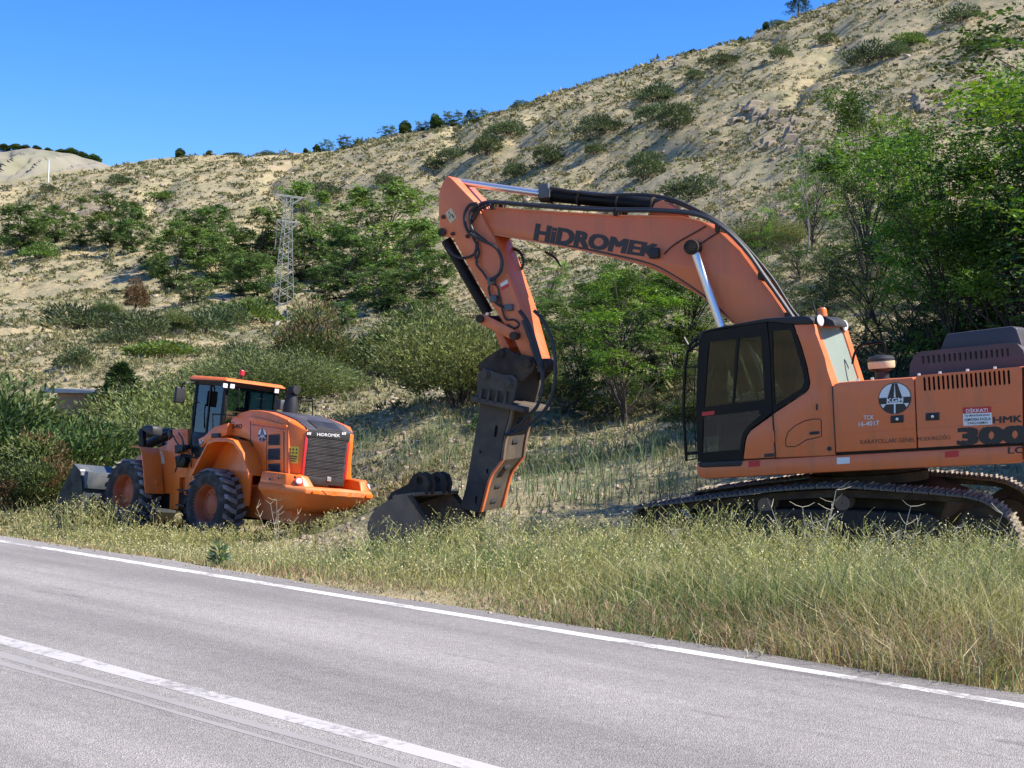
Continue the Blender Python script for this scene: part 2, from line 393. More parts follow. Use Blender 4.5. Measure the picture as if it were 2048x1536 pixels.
i = np.arange(nt_); j = np.arange(nr_-1); I, J = np.meshgrid(i, j, indexing='ij'); I2 = (I+1) % nt_
F = np.stack([I*nr_+J, I*nr_+J+1, I2*nr_+J+1, I2*nr_+J], -1).reshape(-1, 4)
# close the hole under the viewer
V = np.vstack([V, [[0, 0, -.05]]]); cidx = len(V)-1
F = np.vstack([F, np.stack([i*nr_, ((i+1) % nt_)*nr_, np.full(nt_, cidx), np.full(nt_, cidx)], -1)])
Ft = F[:-nt_]
me = bigmesh('ground', V, Ft); bm_ = bmesh.new(); bm_.from_mesh(me); bm_.verts.ensure_lookup_table()
for k in range(nt_):
    bm_.faces.new((bm_.verts[k*nr_], bm_.verts[((k+1) % nt_)*nr_], bm_.verts[cidx]))
bmesh.ops.recalc_face_normals(bm_, faces=bm_.faces)
for f_ in bm_.faces: f_.smooth = True
bm_.to_mesh(me); bm_.free()
link('ground', me, 'soil', kind='structure')

# ---- far eroded hill behind the left ridge
def far_hill():
    prof = [(-700, 270), (-400, 276), (-200, 284), (0, 300), (60, 297), (110, 303), (150, 310), (185, 320), (220, 332), (280, 352), (360, 385)]
    xs = np.linspace(-700, 360, 220); ys = np.interp(xs, [p[0] for p in prof], [p[1] for p in prof])
    nr = 60; V = np.zeros((220, nr, 3))
    for q, (px, py) in enumerate(zip(xs, ys)):
        for k in range(nr):
            t = k/(nr-1); Yd = 560+t*260 if t < .8 else 768+(t-.8)*600
            zt = CAM_H+ray(px, py)[2]*768; z0 = CAM_H+ray(px, 380)[2]*560-6
            z = z0+(zt-z0)*(t/.8)**.8 if t < .8 else zt-(t-.8)*60
            x = ray(px, py)[0]*Yd; V[q, k] = (x, Yd, z)
    n1 = fbm(V[..., 0]/26, V[..., 1]/70, 4)
    rid = np.abs(fbm(V[..., 0]/13+V[..., 1]/90, V[..., 1]/120, 3))*2
    tt = np.linspace(0, 1, nr)[None, :]; V[..., 1] += (rid*46+n1*40)*np.where(tt < .8, np.sin(np.pi*tt/.8), 0); V[..., 2] += fbm(V[..., 0]/9, V[..., 1]/9, 3)*2.0
    I, J = np.meshgrid(np.arange(219), np.arange(nr-1), indexing='ij')
    F = np.stack([I*nr+J, (I+1)*nr+J, (I+1)*nr+J+1, I*nr+J+1], -1).reshape(-1, 4)
    mat('badland', (.235, .205, .15), .95, 0, .3, .05, .8, .25, (.19, .20, .11), .9, dscale=.016)
    link('far_hill', bigmesh('far_hill', V.reshape(-1, 3), F), 'badland', kind='structure')
    return lambda px: (ray(px, 300)[0]*768, 768., CAM_H+ray(px, float(np.interp(px, xs, ys)))[2]*768)
far_top = far_hill()

# ---- road
def road_material():
    m = bpy.data.materials.new('asphalt'); N, L, b = nodes(m); b.inputs['Roughness'].default_value = .85; b.inputs['Specular IOR Level'].default_value = .35
    tc = N.new('ShaderNodeTexCoord'); P = tc.outputs['Object']
    def noise(sc, det, vec=P, ro=.6):
        n = N.new('ShaderNodeTexNoise'); n.inputs['Scale'].default_value = sc; n.inputs['Detail'].default_value = det; n.inputs['Roughness'].default_value = ro; L.new(vec, n.inputs['Vector']); return n.outputs['Fac']
    vo = N.new('ShaderNodeTexVoronoi'); vo.inputs['Scale'].default_value = 150; L.new(P, vo.inputs['Vector'])
    hsv = N.new('ShaderNodeSeparateColor'); L.new(vo.outputs['Color'], hsv.inputs[0])
    cr = N.new('ShaderNodeValToRGB'); L.new(hsv.outputs[0], cr.inputs[0])
    e = cr.color_ramp.elements; e[0].position = 0; e[0].color = (.23, .208, .180, 1); e[1].position = 1; e[1].color = (.43, .393, .347, 1)
    k = cr.color_ramp.elements.new(.55); k.color = (.30, .272, .237, 1)
    # wheel tracks and traffic streaks along the lane (object X is along, Y across)
    mp = N.new('ShaderNodeMapping'); mp.inputs['Scale'].default_value = (.05, 1.1, 1); L.new(P, mp.inputs[0])
    def scaled(src, f, lo, hi, a, c):
        r = N.new('ShaderNodeMapRange'); r.inputs[1].default_value = lo; r.inputs[2].default_value = hi; r.inputs[3].default_value = a; r.inputs[4].default_value = c; L.new(f, r.inputs[0])
        x = N.new('ShaderNodeMix'); x.data_type = 'RGBA'; x.blend_type = 'MULTIPLY'; x.inputs[0].default_value = 1; L.new(src, x.inputs[6]); L.new(r.outputs[0], x.inputs[7]); return x.outputs[2]
    c = scaled(cr.outputs[0], noise(1.0, 5, mp.outputs[0]), .35, .65, .78, 1.16)
    c = scaled(c, noise(.5, 6), .3, .7, .88, 1.10)
    c = scaled(c, noise(14, 5, P, .7), .3, .7, .86, 1.12)
    mp2 = N.new('ShaderNodeMapping'); mp2.inputs['Scale'].default_value = (.5, 3.5, 1); L.new(P, mp2.inputs[0])
    c = scaled(c, noise(1.3, 4, mp2.outputs[0], .5), .65, .71, 1.0, .74)       # small dark oil spots and patches
    L.new(c, b.inputs['Base Color'])
    bp = N.new('ShaderNodeBump'); bp.inputs['Strength'].default_value = .9; bp.inputs['Distance'].default_value = .006
    L.new(vo.outputs['Distance'], bp.inputs['Height']); L.new(bp.outputs[0], b.inputs['Normal']); MATS['asphalt'] = m
    def paint(name, col, wear):
        p = bpy.data.materials.new(name); N, L, b = nodes(p); b.inputs['Roughness'].default_value = .7
        tc = N.new('ShaderNodeTexCoord')
        n = N.new('ShaderNodeTexNoise'); n.inputs['Scale'].default_value = 16; n.inputs['Detail'].default_value = 8; n.inputs['Roughness'].default_value = .75; L.new(tc.outputs['Object'], n.inputs['Vector'])
        n2 = N.new('ShaderNodeTexNoise'); n2.inputs['Scale'].default_value = 1.2; n2.inputs['Detail'].default_value = 3; L.new(tc.outputs['Object'], n2.inputs['Vector'])
        ad = N.new('ShaderNodeMath'); ad.operation = 'ADD'; L.new(n.outputs['Fac'], ad.inputs[0]); L.new(n2.outputs['Fac'], ad.inputs[1])
        r = N.new('ShaderNodeMapRange'); r.inputs[1].default_value = wear; r.inputs[2].default_value = wear+.1; L.new(ad.outputs[0], r.inputs[0])
        x = N.new('ShaderNodeMix'); x.data_type = 'RGBA'; L.new(r.outputs[0], x.inputs[0]); x.inputs[6].default_value = col+(1,); x.inputs[7].default_value = (.305, .277, .243, 1)
        L.new(x.outputs[2], b.inputs['Base Color']); MATS[name] = p
    paint('edge_paint', (.66, .625, .56), 1.0); paint('centre_paint', (.49, .455, .415), 1.02); paint('faded_paint', (.325, .296, .26), .98)
road_material()
road_m = Matrix(((-RD[0], RN[0], 0, 0), (-RD[1], RN[1], 0, 0), (0, 0, 1, 0), (0, 0, 0, 1)))
def strip(name, s0, s1, z, m, l0=-240, l1=60, parent=None, wob=0., kind=None, step=.5):
    n = int((l1-l0)/step); l = np.linspace(l0, l1, n)
    a = s0+wob*fbm(l/1.7, l*0+s0, 3); c = s1+wob*fbm(l/1.5, l*0+s1+31, 3)
    V = np.concatenate([np.stack([l, a, l*0+z], -1), np.stack([l, c, l*0+z], -1)])
    k = np.arange(n-1); me = bigmesh(name, V, np.stack([k, k+1, k+n+1, k+n], -1))
    o = link(name, me, m, parent)
    if parent is None: o.matrix_world = road_m
    if kind: o['kind'] = kind
    return o
# camera stands on the far shoulder of the road
rd = strip('road', -2.6, S_ASPH, 0, 'asphalt', wob=.34, kind='structure')
for nm, s0, s1, z, m, wb in (('edge_line', S_EDGE-.07, S_EDGE+.07, .0012, 'edge_paint', .045), ('centre_line', S_MID-.075, S_MID+.075, .0012, 'centre_paint', .04),
                         ('faded_line', S_MID-.30, S_MID-.22, .0012, 'faded_paint', .09), ('faded_line', S_MID-.42, S_MID-.37, .0012, 'faded_paint', .09)):
    strip(nm, s0, s1, z, m, parent=rd, wob=wb)
# ================================================================== EXCAVATOR
_u = -unit(ray(-5700, 1260)); _u = _u if _u[0] > 0 else -_u
_v = _U-.052*_R; _v = unit(_v-(_v@_u)*_u); _w = np.cross(_u, _v)
EX = Frame(CPOS+ray(1700, 930)*19.8, _u, _v, _w)         # u: to the rear, v: up, w: towards the viewer
exc = empty('excavator', 'big orange tracked excavator with black cab and hydraulic breaker on its arm', 'excavator', EX.matrix())
def e2(p, w=0.):
    l = EX.on(p[0], p[1], 2, w); return (l[0], l[1])
def eP(pts, w=0., cr=None): return [e2(cr(*p) if cr else p, w) for p in pts]
def e3(p, w=0., cr=None): l = EX.on(*(cr(*p) if cr else p), 2, w); return np.array(l)
def crop(x0, y0, s): return lambda x, y: (x0+x/s, y0+y/s)
cB = crop(1340, 620, 4.518); c4 = crop(1340, 600, 2.893); c2 = crop(840, 320, 2.56); c3 = crop(860, 330, 3.571); cP = crop(740, 640, 3.2); c5 = crop(1640, 640, 4.799)
def spline(P, n=8):
    P = [np.array(p, float) for p in P]; out = []
    for i in range(len(P)-1):
        p0 = P[max(i-1, 0)]; p1 = P[i]; p2 = P[i+1]; p3 = P[min(i+2, len(P)-1)]
        for k in range(n):
            t = k/n; out.append(.5*((2*p1)+(p2-p0)*t+(2*p0-5*p1+4*p2-p3)*t*t+(3*p1-p0-3*p2+p3)*t**3))
    return out+[P[-1]]
def cyl(name, p, q, r, m, parent, n=20, r2=None, smooth=True, **k):
    return MB().bar(p, q, r, r2, n).build(name, m, parent, smooth=smooth, **k)
# flat lettering and print on the machine: polygons in a unit square mapped to four picture corners on a plane
def quadmap(fr, ax, val, quad, off):
    L = [np.array(fr.on(*q, ax, val)) for q in quad]     # bottom-left, bottom-right, top-right, top-left
    d = np.zeros(3); d[ax] = off
    return lambda x, y: (1-x)*(1-y)*L[0]+x*(1-y)*L[1]+x*y*L[2]+(1-x)*y*L[3]+d
def text_geo(s, bold=.0, space=1.):
    cu = bpy.data.curves.new('t', 'FONT'); cu.body = s; cu.offset = bold; cu.resolution_u = 3; cu.space_character = space
    ob = bpy.data.objects.new('t', cu); COL.objects.link(ob)
    me = bpy.data.meshes.new_from_object(ob.evaluated_get(bpy.context.evaluated_depsgraph_get()))
    V = np.array([v.co[:2] for v in me.vertices]); F = [tuple(p.vertices) for p in me.polygons]
    bpy.data.objects.remove(ob); bpy.data.curves.remove(cu); bpy.data.meshes.remove(me)
    V -= V.min(0); V /= V.max(0); return V, F
def lettering(name, s, quad, m, parent, fr, ax, val, off, bold=.0, space=1., shear=0.):
    V, F = text_geo(s, 0, space); b = MB(); sg = 1 if off > 0 else -1
    n = 1 if bold < .01 else 5; sx = bold*1.1/max(1, len(s))*2.2; sy = bold*1.3
    for k, (dx, dy) in enumerate(((0, 0), (1, 1), (1, 0), (0, 1), (.5, .5))[:n]):   # heavier weight: the outline set again a hair beside itself
        q = quadmap(fr, ax, val, quad, off+sg*.0006*k)
        b.add([q((x+dx*sx)/(1+sx), (y+dy*sy)/(1+sy)) for x, y in V], F)
    return b.build(name, m, parent)
def decal(name, shapes, quad, parent, fr, ax, val, off):
    "shapes: list of (material, polygon); each next one 1 mm prouder"
    ms = list(dict.fromkeys(s[0] for s in shapes)); b = MB()
    for k, (m, poly) in enumerate(shapes):
        q = quadmap(fr, ax, val, quad, off+(.0015*(k+1) if off > 0 else -.0015*(k+1)))
        b.cur = ms.index(m)
        if isinstance(poly, tuple): b.add([q(x, y) for x, y in poly[0]], poly[1])
        else: b.add([q(x, y) for x, y in poly], [tuple(range(len(poly)))])
    return b.build(name, ms, parent)
def rect(x0, y0, x1, y1): return [(x0, y0), (x1, y0), (x1, y1), (x0, y1)]
def circ(cx, cy, r, n=28, a0=0, a1=360): return [(cx+r*math.cos(R_(a0+(a1-a0)*k/n)), cy+r*math.sin(R_(a0+(a1-a0)*k/n))) for k in range(n+(a1-a0 < 360))]
def txt(s, x0, y0, x1, y1, bold=.0):
    V, F = text_geo(s, bold); return ([(x0+x*(x1-x0), y0+y*(y1-y0)) for x, y in V], F)
def kgm_emblem():
    return [('black_mark', circ(.5, .5, .5)), ('white_mark', circ(.5, .5, .475, 28, 3, 177)),
            ('black_mark', [(.28, .53), (.47, .53), (.495, .97), (.42, .965)]), ('black_mark', [(.53, .53), (.72, .53), (.58, .965), (.505, .97)]),
            ('black_mark', rect(.03, .4, .97, .53)), ('white_mark', txt('KGM', .26, .375, .76, .515, .03)),
            ('white_mark', [(.07, .33), (.24, .33), (.26, .37), (.74, .37), (.76, .33), (.93, .33), (.86, .2), (.78, .32), (.24, .32), (.14, .2)]),
            ('white_mark', rect(.475, .02, .525, .37))]
# ---- undercarriage
GAUGE = 2.6
loop_px = [(1262, 1032), (1275, 1013), (1340, 1003), (1450, 989), (1560, 976), (1675, 970), (1790, 977), (1890, 985), (1955, 995), (2003, 1020), (2032, 1056), (2036, 1092), (2014, 1130), (1975, 1150), (1850, 1148), (1650, 1137), (1450, 1124), (1310, 1112), (1275, 1090), (1258, 1058)]
LP = [np.array(e2(p, .1)) for p in loop_px]
_c = spline(LP+[LP[0]], 12); _d = np.concatenate([[0], np.cumsum([np.linalg.norm(_c[i+1]-_c[i]) for i in range(len(_c)-1)])])
def track_shoe_mesh():
    b = MB(); b.box((-.094, -.012, -.3), (.094, .014, .3))
    for x, h in ((-.085, .045), (-.02, .036), (.045, .036)): b.add([(x-.012,.014,-.295),(x+.016,.014,-.295),(x+.010,h,-.295),(x-.006,h,-.295),(x-.012,.014,.295),(x+.016,.014,.295),(x+.010,h,.295),(x-.006,h,.295)], [(0,3,2,1),(4,5,6,7),(3,7,6,2),(0,4,7,3),(1,2,6,5)])
    o = b.build('track_shoe', 'track_steel'); me = o.data; bpy.data.objects.remove(o); return me
shoe_me = track_shoe_mesh()
ctr = np.mean(_c, 0)
def build_track(w0):
    t = sub_empty('track', exc)
    n = int(_d[-1]/.203)
    for k in range(n):
        s = (k+.3)*_d[-1]/n; p = np.array([np.interp(s, _d, [q[i] for q in _c]) for i in (0, 1)]); p2 = np.array([np.interp((s+.05) % _d[-1], _d, [q[i] for q in _c]) for i in (0, 1)])
        tg = unit(p2-p); nr = np.array([-tg[1], tg[0]]); nr = nr if nr@(p-ctr) > 0 else -nr
        p = p-nr*.03
        o = link('track_shoe', shoe_me, None, t); X = np.array([nr[1], -nr[0]])
        o.matrix_local = Matrix(((X[0], nr[0], 0, p[0]), (X[1], nr[1], 0, p[1]), (0, 0, 1, w0), (0, 0, 0, 1)))
    def inset(d): return [q+unit(ctr-q)*0+d*unit(np.array([-(ctr-q)[0]*.0, (ctr-q)[1]])+1e-9)*1 if False else q+(ctr-q)*np.array([d/2.3, d/.32])*.5 for q in _c[:-1:3]]
    outer = [tuple(q) for q in inset(.09)]; inner = [tuple(q) for q in inset(.21)]
    for s in (-.11, .11): MB().holed(outer, [inner], w0+s-.03, w0+s+.03).build('track_chain', 'dark_steel', t)
    # frame, rollers, idler, sprocket
    fr = eP([(1330, 1050), (1400, 1030), (1560, 1020), (1700, 1022), (1860, 1032), (1900, 1060), (1890, 1105), (1700, 1108), (1450, 1098), (1345, 1090)], .1)
    MB().prism(fr, w0-.2, w0+.2).build('track_frame', 'dark_steel', t, bevel=.03)
    for (px, py, r, nm) in ((1967, 1072, .36, 'sprocket'), (1315, 1062, .30, 'idler')):
        c = e2((px, py), .1)
        MB().lathe((c[0], c[1], w0-.16), (0, 0, 1), [(0, 0.01), (0, r*.6), (.03, r*.62), (.04, r), (.28, r), (.29, r*.62), (.32, r*.6), (.32, .01)], 28).build(nm, 'dark_steel', t, smooth=True)
    for (px, py) in ((1525, 1012), (1680, 1008)):
        c = e2((px, py), .1)
        MB().lathe((c[0], c[1], w0-.18), (0, 0, 1), [(0, .01), (0, .10), (.10, .10), (.11, .07), (.25, .07), (.26, .10), (.36, .10), (.37, .04), (.37, .01)], 20).build('carrier_roller', 'rust_steel', t, smooth=True)
    for k in range(8):
        c = np.array(e2((1400, 1095), .1))*(1-k/7)+np.array(e2((1880, 1118), .1))*k/7
        MB().lathe((c[0], c[1], w0-.2), (0, 0, 1), [(0, .01), (0, .11), (.4, .11), (.4, .01)], 16).build('track_roller', 'dark_steel', t, smooth=True)
    return t
build_track(-.2); build_track(-.2-GAUGE)
cb = eP([(1480, 1000), (1560, 985), (1810, 985), (1880, 1010), (1860, 1060), (1500, 1055)], .1)
MB().prism(cb, -2.5, -.5).build('car_body', 'dark_steel', exc, bevel=.03)
sc = e2((1690, 975), 0)
MB().lathe((sc[0], -.32, -1.5), (0, 1, 0), [(0, .01), (0, .80), (.12, .80), (.13, .72), (.26, .72), (.26, .01)], 40).build('swing_ring', 'dark_steel', exc, smooth=True)
# ---- upper structure
WID = -3.0
deck = eP([(1391, 929), (1400, 925), (2046, 890), (2046, 926), (1800, 938), (1560, 950), (1420, 958), (1403, 957), (1394, 950)])
MB().prism(deck, WID, 0).build('deck_frame', 'exc_paint', exc, bevel=.035)
cabseam = eP([(1390, 925), (2046, 889)])
# black seam gap between deck and panels
MB().prism(eP([(1412, 924), (2046, 889), (2046, 884), (1412, 919)]), WID+.1, -.02).build('panel_seam', 'black_paint', exc)
# storage door behind the cab and engine side panels, with a rounded top
pA = eP([(1666, 905), (1665, 774), (1669, 768), (1680, 764.5), (1825, 754.5), (1828, 758), (1833.5, 896.5)])
MB().prism(pA, -.85, 0).build('side_panel', 'exc_paint', exc, bevel=.045, seg=3)
def slots(x0, y0, x1, y1, n, w0, h0, w1, h1, cr, wv, lean=0.):
    out = []
    for k in range(n):
        t = k/(n-1); x = x0+(x1-x0)*t; y = y0+(y1-y0)*t; wd = w0+(w1-w0)*t; hh = h0+(h1-h0)*t; l = lean*hh
        out.append(eP([(x-wd/2-l, y+hh*.42), (x-wd/2+l, y-hh*.42), (x-wd*.2+l, y-hh*.5), (x+wd*.2+l, y-hh*.5), (x+wd/2+l, y-hh*.42), (x+wd/2-l, y+hh*.42), (x+wd*.2-l, y+hh*.5), (x-wd*.2-l, y+hh*.5)], wv, cr))
    return out
pB = eP([(1836.5, 895.5), (1830, 757), (1836, 751), (2040, 733.5), (2044, 738), (2046, 884)])
MB().holed(pB, slots(1004, 615, 1812, 548, 19, 22, 135, 22, 140, c5, 0, -.03), -.035, 0).build('side_panel', 'exc_paint', exc)
MB().prism([(p[0]*.998, p[1]-.01) for p in pB], -.9, -.12).build('engine_bay', 'interior', exc)
MB().prism(eP([(1836, 751), (2040, 733.5), (2042, 736), (1834, 755)]), -.9, -.03).build('panel_top', 'exc_paint', exc, bevel=.008)
# counterweight, reaching past the picture's edge
cw = eP([(2047, 926), (2047, 726), (2062, 716), (2140, 712), (2165, 735), (2172, 800), (2165, 890), (2130, 915)])
MB().prism(cw, WID-.02, .02).build('counterweight', 'exc_paint', exc, bevel=.12, seg=4)
MB().prism(eP([(1668, 905), (1667, 780), (2046, 750), (2046, 885)]), WID+.02, -.9).build('engine_housing', 'exc_paint', exc, bevel=.03)
# black bonnet with louvres and the box on top of it
hd = eP([(1818, 757), (1820, 728), (1828, 712), (1842, 703), (2020, 685), (2034, 687), (2046, 700), (2056, 735)], -.55)
hs = slots(988, 385, 1800, 310, 17, 25, 78, 25, 80, c5, -.55, -.02)
MB().holed(hd, hs, -.60, -.55).build('engine_hood', 'hood_plastic', exc)
MB().prism([(p[0]+.005, p[1]-.008) for p in hd], -2.5, -.66).build('engine_hood', 'hood_plastic', exc, bevel=.04)
bx = eP([(1880, 702), (1893, 668), (2024, 652), (2034, 656), (2044, 690), (2042, 700)], -.9)
MB().prism(bx, -2.0, -.9).build('air_intake_box', 'hood_plastic', exc, bevel=.02)
hr = [e3(p, -.75, c4) for p in ((1055, 370), (1068, 310), (1100, 262), (1150, 252), (1225, 245), (1243, 262), (1248, 330))]
MB().tube(spline(hr, 6), .017, 8).build('handrail', 'black_paint', exc, smooth=True)
c = e3((1222, 352), -.55, c4); up = np.array([0, 1., 0])
MB().lathe(c-up*.36, up, [(0, .001), (0, .09), (.22, .09), (.24, .15), (.26, .17)], 24).build('precleaner_stem', 'black_plastic', exc, smooth=True)
MB().lathe(c-up*.10, up, [(0, .165), (.02, .175), (.09, .175), (.10, .16)], 24).build('precleaner_bowl', 'cream_mark', exc, smooth=True)
MB().lathe(c, up, [(0, .175), (.03, .175), (.06, .14), (.075, .06), (.08, .001)], 24).build('precleaner_cap', 'black_plastic', exc, smooth=True)
for px in (1716, 1745, 1838, 1880, 1935, 1990):
    a = e3((px, 762-(px-1716)*.088), -.05); cyl('bolt', a, a+up*.03, .02, 'chrome', exc, 8)
# ---- cab
cab = sub_empty('cab', exc)
CW = -1.02
roof = eP([(258, 262), (266, 205), (300, 190), (375, 168), (870, 75), (1200, 52), (1265, 62), (1290, 90), (1290, 128), (1120, 131), (880, 108), (380, 188), (300, 215), (280, 262)], 0, cB)
MB().prism(roof, CW-.02, .02).build('roof', 'black_plastic', cab, bevel=.02)
side = [(1118, 132), (1288, 129), (1335, 250), (1400, 430), (1445, 640), (1480, 700), (1472, 760), (1494, 1312), (957, 1336), (932, 940), (1225, 748), (1256, 710), (1266, 655), (1243, 520), (1190, 330)]
MB().prism(eP(side, 0, cB), -.06, 0).build('side_panel', 'exc_paint', cab, bevel=.012)
doorlow = [(662, 1348), (682, 1190), (697, 1135), (728, 1090), (925, 950), (952, 1333)]
MB().prism(eP(doorlow, 0, cB), -.06, 0).build('door_lower_panel', 'exc_paint', cab, bevel=.012)
door = [(286, 222), (380, 192), (874, 112), (884, 200), (902, 400), (924, 925), (725, 1080), (690, 1132), (674, 1190), (655, 1352), (250, 1372), (238, 1000), (240, 700), (262, 270)]
h1 = [(350, 292), (596, 262), (562, 846), (306, 878)]; h2 = [(624, 258), (822, 240), (856, 812), (578, 842)]
h3 = [(300, 965), (560, 935), (800, 905), (820, 950), (700, 1050), (655, 1120), (642, 1190), (630, 1260), (290, 1290)]
dr = MB().holed(eP(door, 0, cB), [eP(h, 0, cB) for h in (h1, h2, h3)], -.05, .004).build('door', 'black_paint', cab)
for h in (h1, h2, h3): MB().prism(eP(h, 0, cB), -.03, -.022).build('window_glass', 'door_glass', dr)
qf = [(884, 112), (1112, 134), (1182, 330), (1236, 520), (1258, 655), (1250, 705), (1220, 740), (930, 928), (908, 400)]
qh = [(925, 190), (1090, 180), (1150, 380), (1200, 560), (1212, 650), (1190, 705), (948, 860), (930, 500)]
q = MB().holed(eP(qf, 0, cB), [eP(qh, 0, cB)], -.05, .002).build('rear_side_window', 'black_paint', cab)
MB().prism(eP(qh, 0, cB), -.03, -.022).build('window_glass', 'cab_glass', q)
MB().prism(eP([(250, 1378), (658, 1356), (648, 1402), (630, 1412), (300, 1424), (262, 1415)], 0, cB), -.08, .012).build('step_trim', 'black_plastic', cab, bevel=.01)
# far side, front and rear walls of the cab
cabo = [(286, 222), (874, 112), (1288, 129), (1400, 430), (1470, 700), (1472, 1000), (1494, 1312), (250, 1372), (238, 900), (262, 270)]
MB().holed(eP(cabo, 0, cB), [eP(h, 0, cB) for h in ([(345, 300), (820, 245), (850, 800), (300, 860)], [(930, 200), (1200, 190), (1330, 600), (1330, 760), (950, 800)])], CW-.03, CW+.02).build('far_wall', 'black_paint', cab)
fu, fl = e3((286, 222), 0, cB), e3((250, 1372), 0, cB); fm = e3((238, 800), 0, cB)
for ww in (CW+.04, -.045): MB().tube([(fl[0]+.03, fl[1], ww), (fm[0]+.03, fm[1], ww), (fu[0]+.03, fu[1], ww)], .035, 8).build('front_pillar', 'black_paint', cab, smooth=True)
MB().add([(fl[0], fl[1]+.3, -.04), (fl[0], fl[1]+.3, CW+.04), (fm[0], fm[1], CW+.04), (fm[0], fm[1], -.04), (fu[0], fu[1], CW+.04), (fu[0], fu[1], -.04)], [(0, 1, 2, 3), (3, 2, 4, 5)]).build('windscreen', 'clear_glass', cab)
rt, rb = e3((1288, 129), 0, cB), e3((1472, 700), 0, cB); OFF = .20
def rq(s, t, d=0): p = (1-t)*rb+t*rt; return (p[0]+OFF*s+d, p[1], -.004+s*(CW-.04))
oc = [(0, 0), (1, 0), (1, 1), (0, 1)]; ic = [(.20, .05), (.86, .05), (.86, .95), (.16, .95)]
V = [rq(*p) for p in oc]+[rq(*p) for p in ic]+[rq(*p, -.05) for p in oc]+[rq(*p, -.05) for p in ic]
F = [(i, (i+1) % 4, (i+1) % 4+4, i+4) for i in range(4)]+[(i+8, i+12, (i+1) % 4+12, (i+1) % 4+8) for i in range(4)]+[(i, i+8, (i+1) % 4+8, (i+1) % 4) for i in range(4)]+[(i+4, (i+1) % 4+4, (i+1) % 4+12, i+12) for i in range(4)]
rw = MB().add(V, F).build('rear_wall', 'exc_paint', cab)
MB().add([rq(*p, -.02) for p in ic], [(0, 1, 2, 3)]).build('window_glass', 'pale_glass', rw)
low = e3((1494, 1312), 0, cB)
MB().add([rq(0, 0), rq(1, 0), (low[0]+OFF, low[1], CW-.04), (low[0], low[1], -.004)], [(0, 1, 2, 3)]).build('rear_lower_wall', 'exc_paint', cab)
fl_ = eP([(262, 1360), (1490, 1300), (1490, 1330), (262, 1385)], 0, cB); MB().prism(fl_, CW, -.07).build('cab_floor', 'interior', cab)
MB().prism(eP([(262, 268), (876, 115), (1285, 132), (1285, 150), (876, 133), (265, 285)], 0, cB), CW, -.055).build('headliner', 'interior', cab)
# seat, console, steering levers seen through the glass
s0 = e3((1040, 900), -.3, cB)
st = MB().box((s0[0]-.45, s0[1]-.15, -.78), (s0[0]+.12, s0[1]+.02, -.26)).build('seat', 'seat_cloth', cab, bevel=.05, seg=3)
MB().prism([(s0[0]-.02, s0[1]+.02), (s0[0]+.14, s0[1]), (s0[0]+.25, s0[1]+.68), (s0[0]+.12, s0[1]+.70)], -.76, -.28).build('seat_back', 'seat_cloth', cab, bevel=.05, seg=3)
MB().box((s0[0]-.35, s0[1]-.1, -.22), (s0[0]+.1, s0[1]+.14, -.10)).build('console', 'interior', cab, bevel=.03)
MB().box((s0[0]-.30, s0[1]-.55, -.8), (s0[0]+.1, s0[1]-.16, -.25)).build('seat_base', 'interior', cab)
for ww in (-.16, -.86): cyl('control_lever', (s0[0]-.3, s0[1]+.1, ww), (s0[0]-.36, s0[1]+.36, ww), .018, 'interior', cab, 8)
MB().box((fl[0]+.12, s0[1]-.1, -.95), (fl[0]+.2, s0[1]+.42, -.82)).build('monitor', 'interior', cab, bevel=.01)
# guard frame in front of the windscreen
g = MB()
for ww in (-.06, CW+.06):
    g.tube([e3(p, 0, cB)*np.array([1, 1, 0])+np.array([0, 0, ww]) for p in ((150, 360), (122, 520), (108, 900), (135, 1365))], .022, 6)
for t in (0, .33, .66, 1):
    pts = [e3(p, 0, cB) for p in ((150, 360), (122, 520), (108, 900), (135, 1365))]
    k = t*2.999; i = int(k); p = pts[i]*(1-(k-i))+pts[i+1]*(k-i); g.tube([(p[0], p[1], -.06), (p[0], p[1], CW+.06)], .008, 5)
for ww in (CW/2,): g.tube([e3(p, 0, cB)*np.array([1, 1, 0])+np.array([0, 0, ww]) for p in ((122, 520), (108, 900), (135, 1365))], .007, 5)
g.build('front_guard', 'black_paint', cab, smooth=True)
b_ = MB()
for a, c in (((150, 370), (255, 300)), ((140, 1300), (255, 1290)), ((115, 250), (160, 330)), ((160, 330), (240, 250))): MB().tube([e3(a, 0, cB)+np.array([0, 0, -.04]), e3(c, 0, cB)+np.array([0, 0, -.04])], .022, 6).build('guard_bracket', 'black_paint', cab, smooth=True)
# hatch outline, handle and small plates on the storage door behind the cab
hat = [(1045, 1225), (1045, 1170), (1065, 1105), (1130, 1045), (1220, 1000), (1300, 985), (1355, 985), (1368, 1000), (1370, 1140), (1340, 1150), (1230, 1175), (1170, 1215), (1130, 1235), (1060, 1235)]
P = [e3(p, 0, cB)+np.array([0, 0, .001]) for p in hat]; MB().tube(P+[P[0]], .006, 5).build('hatch_seam', 'black_mark', cab)
MB().prism(eP([(1180, 1212), (1340, 1152), (1335, 1172), (1200, 1225)], 0, cB), -.02, .006).build('hatch_lip', 'exc_paint', cab)
MB().prism(eP([(1255, 1115), (1270, 1100), (1345, 1095), (1355, 1108), (1340, 1122), (1270, 1128)], 0, cB), 0, .012).build('door_handle', 'black_plastic', cab, bevel=.004)
MB().prism(eP([(924, 1090), (940, 1088), (948, 1195), (932, 1197)], 0, cB), .0, .02).build('hinge', 'exc_paint', cab, bevel=.004)
MB().prism(eP([(1320, 850), (1335, 850), (1335, 905), (1320, 905)], 0, cB), 0, .01).build('latch', 'black_plastic', cab)
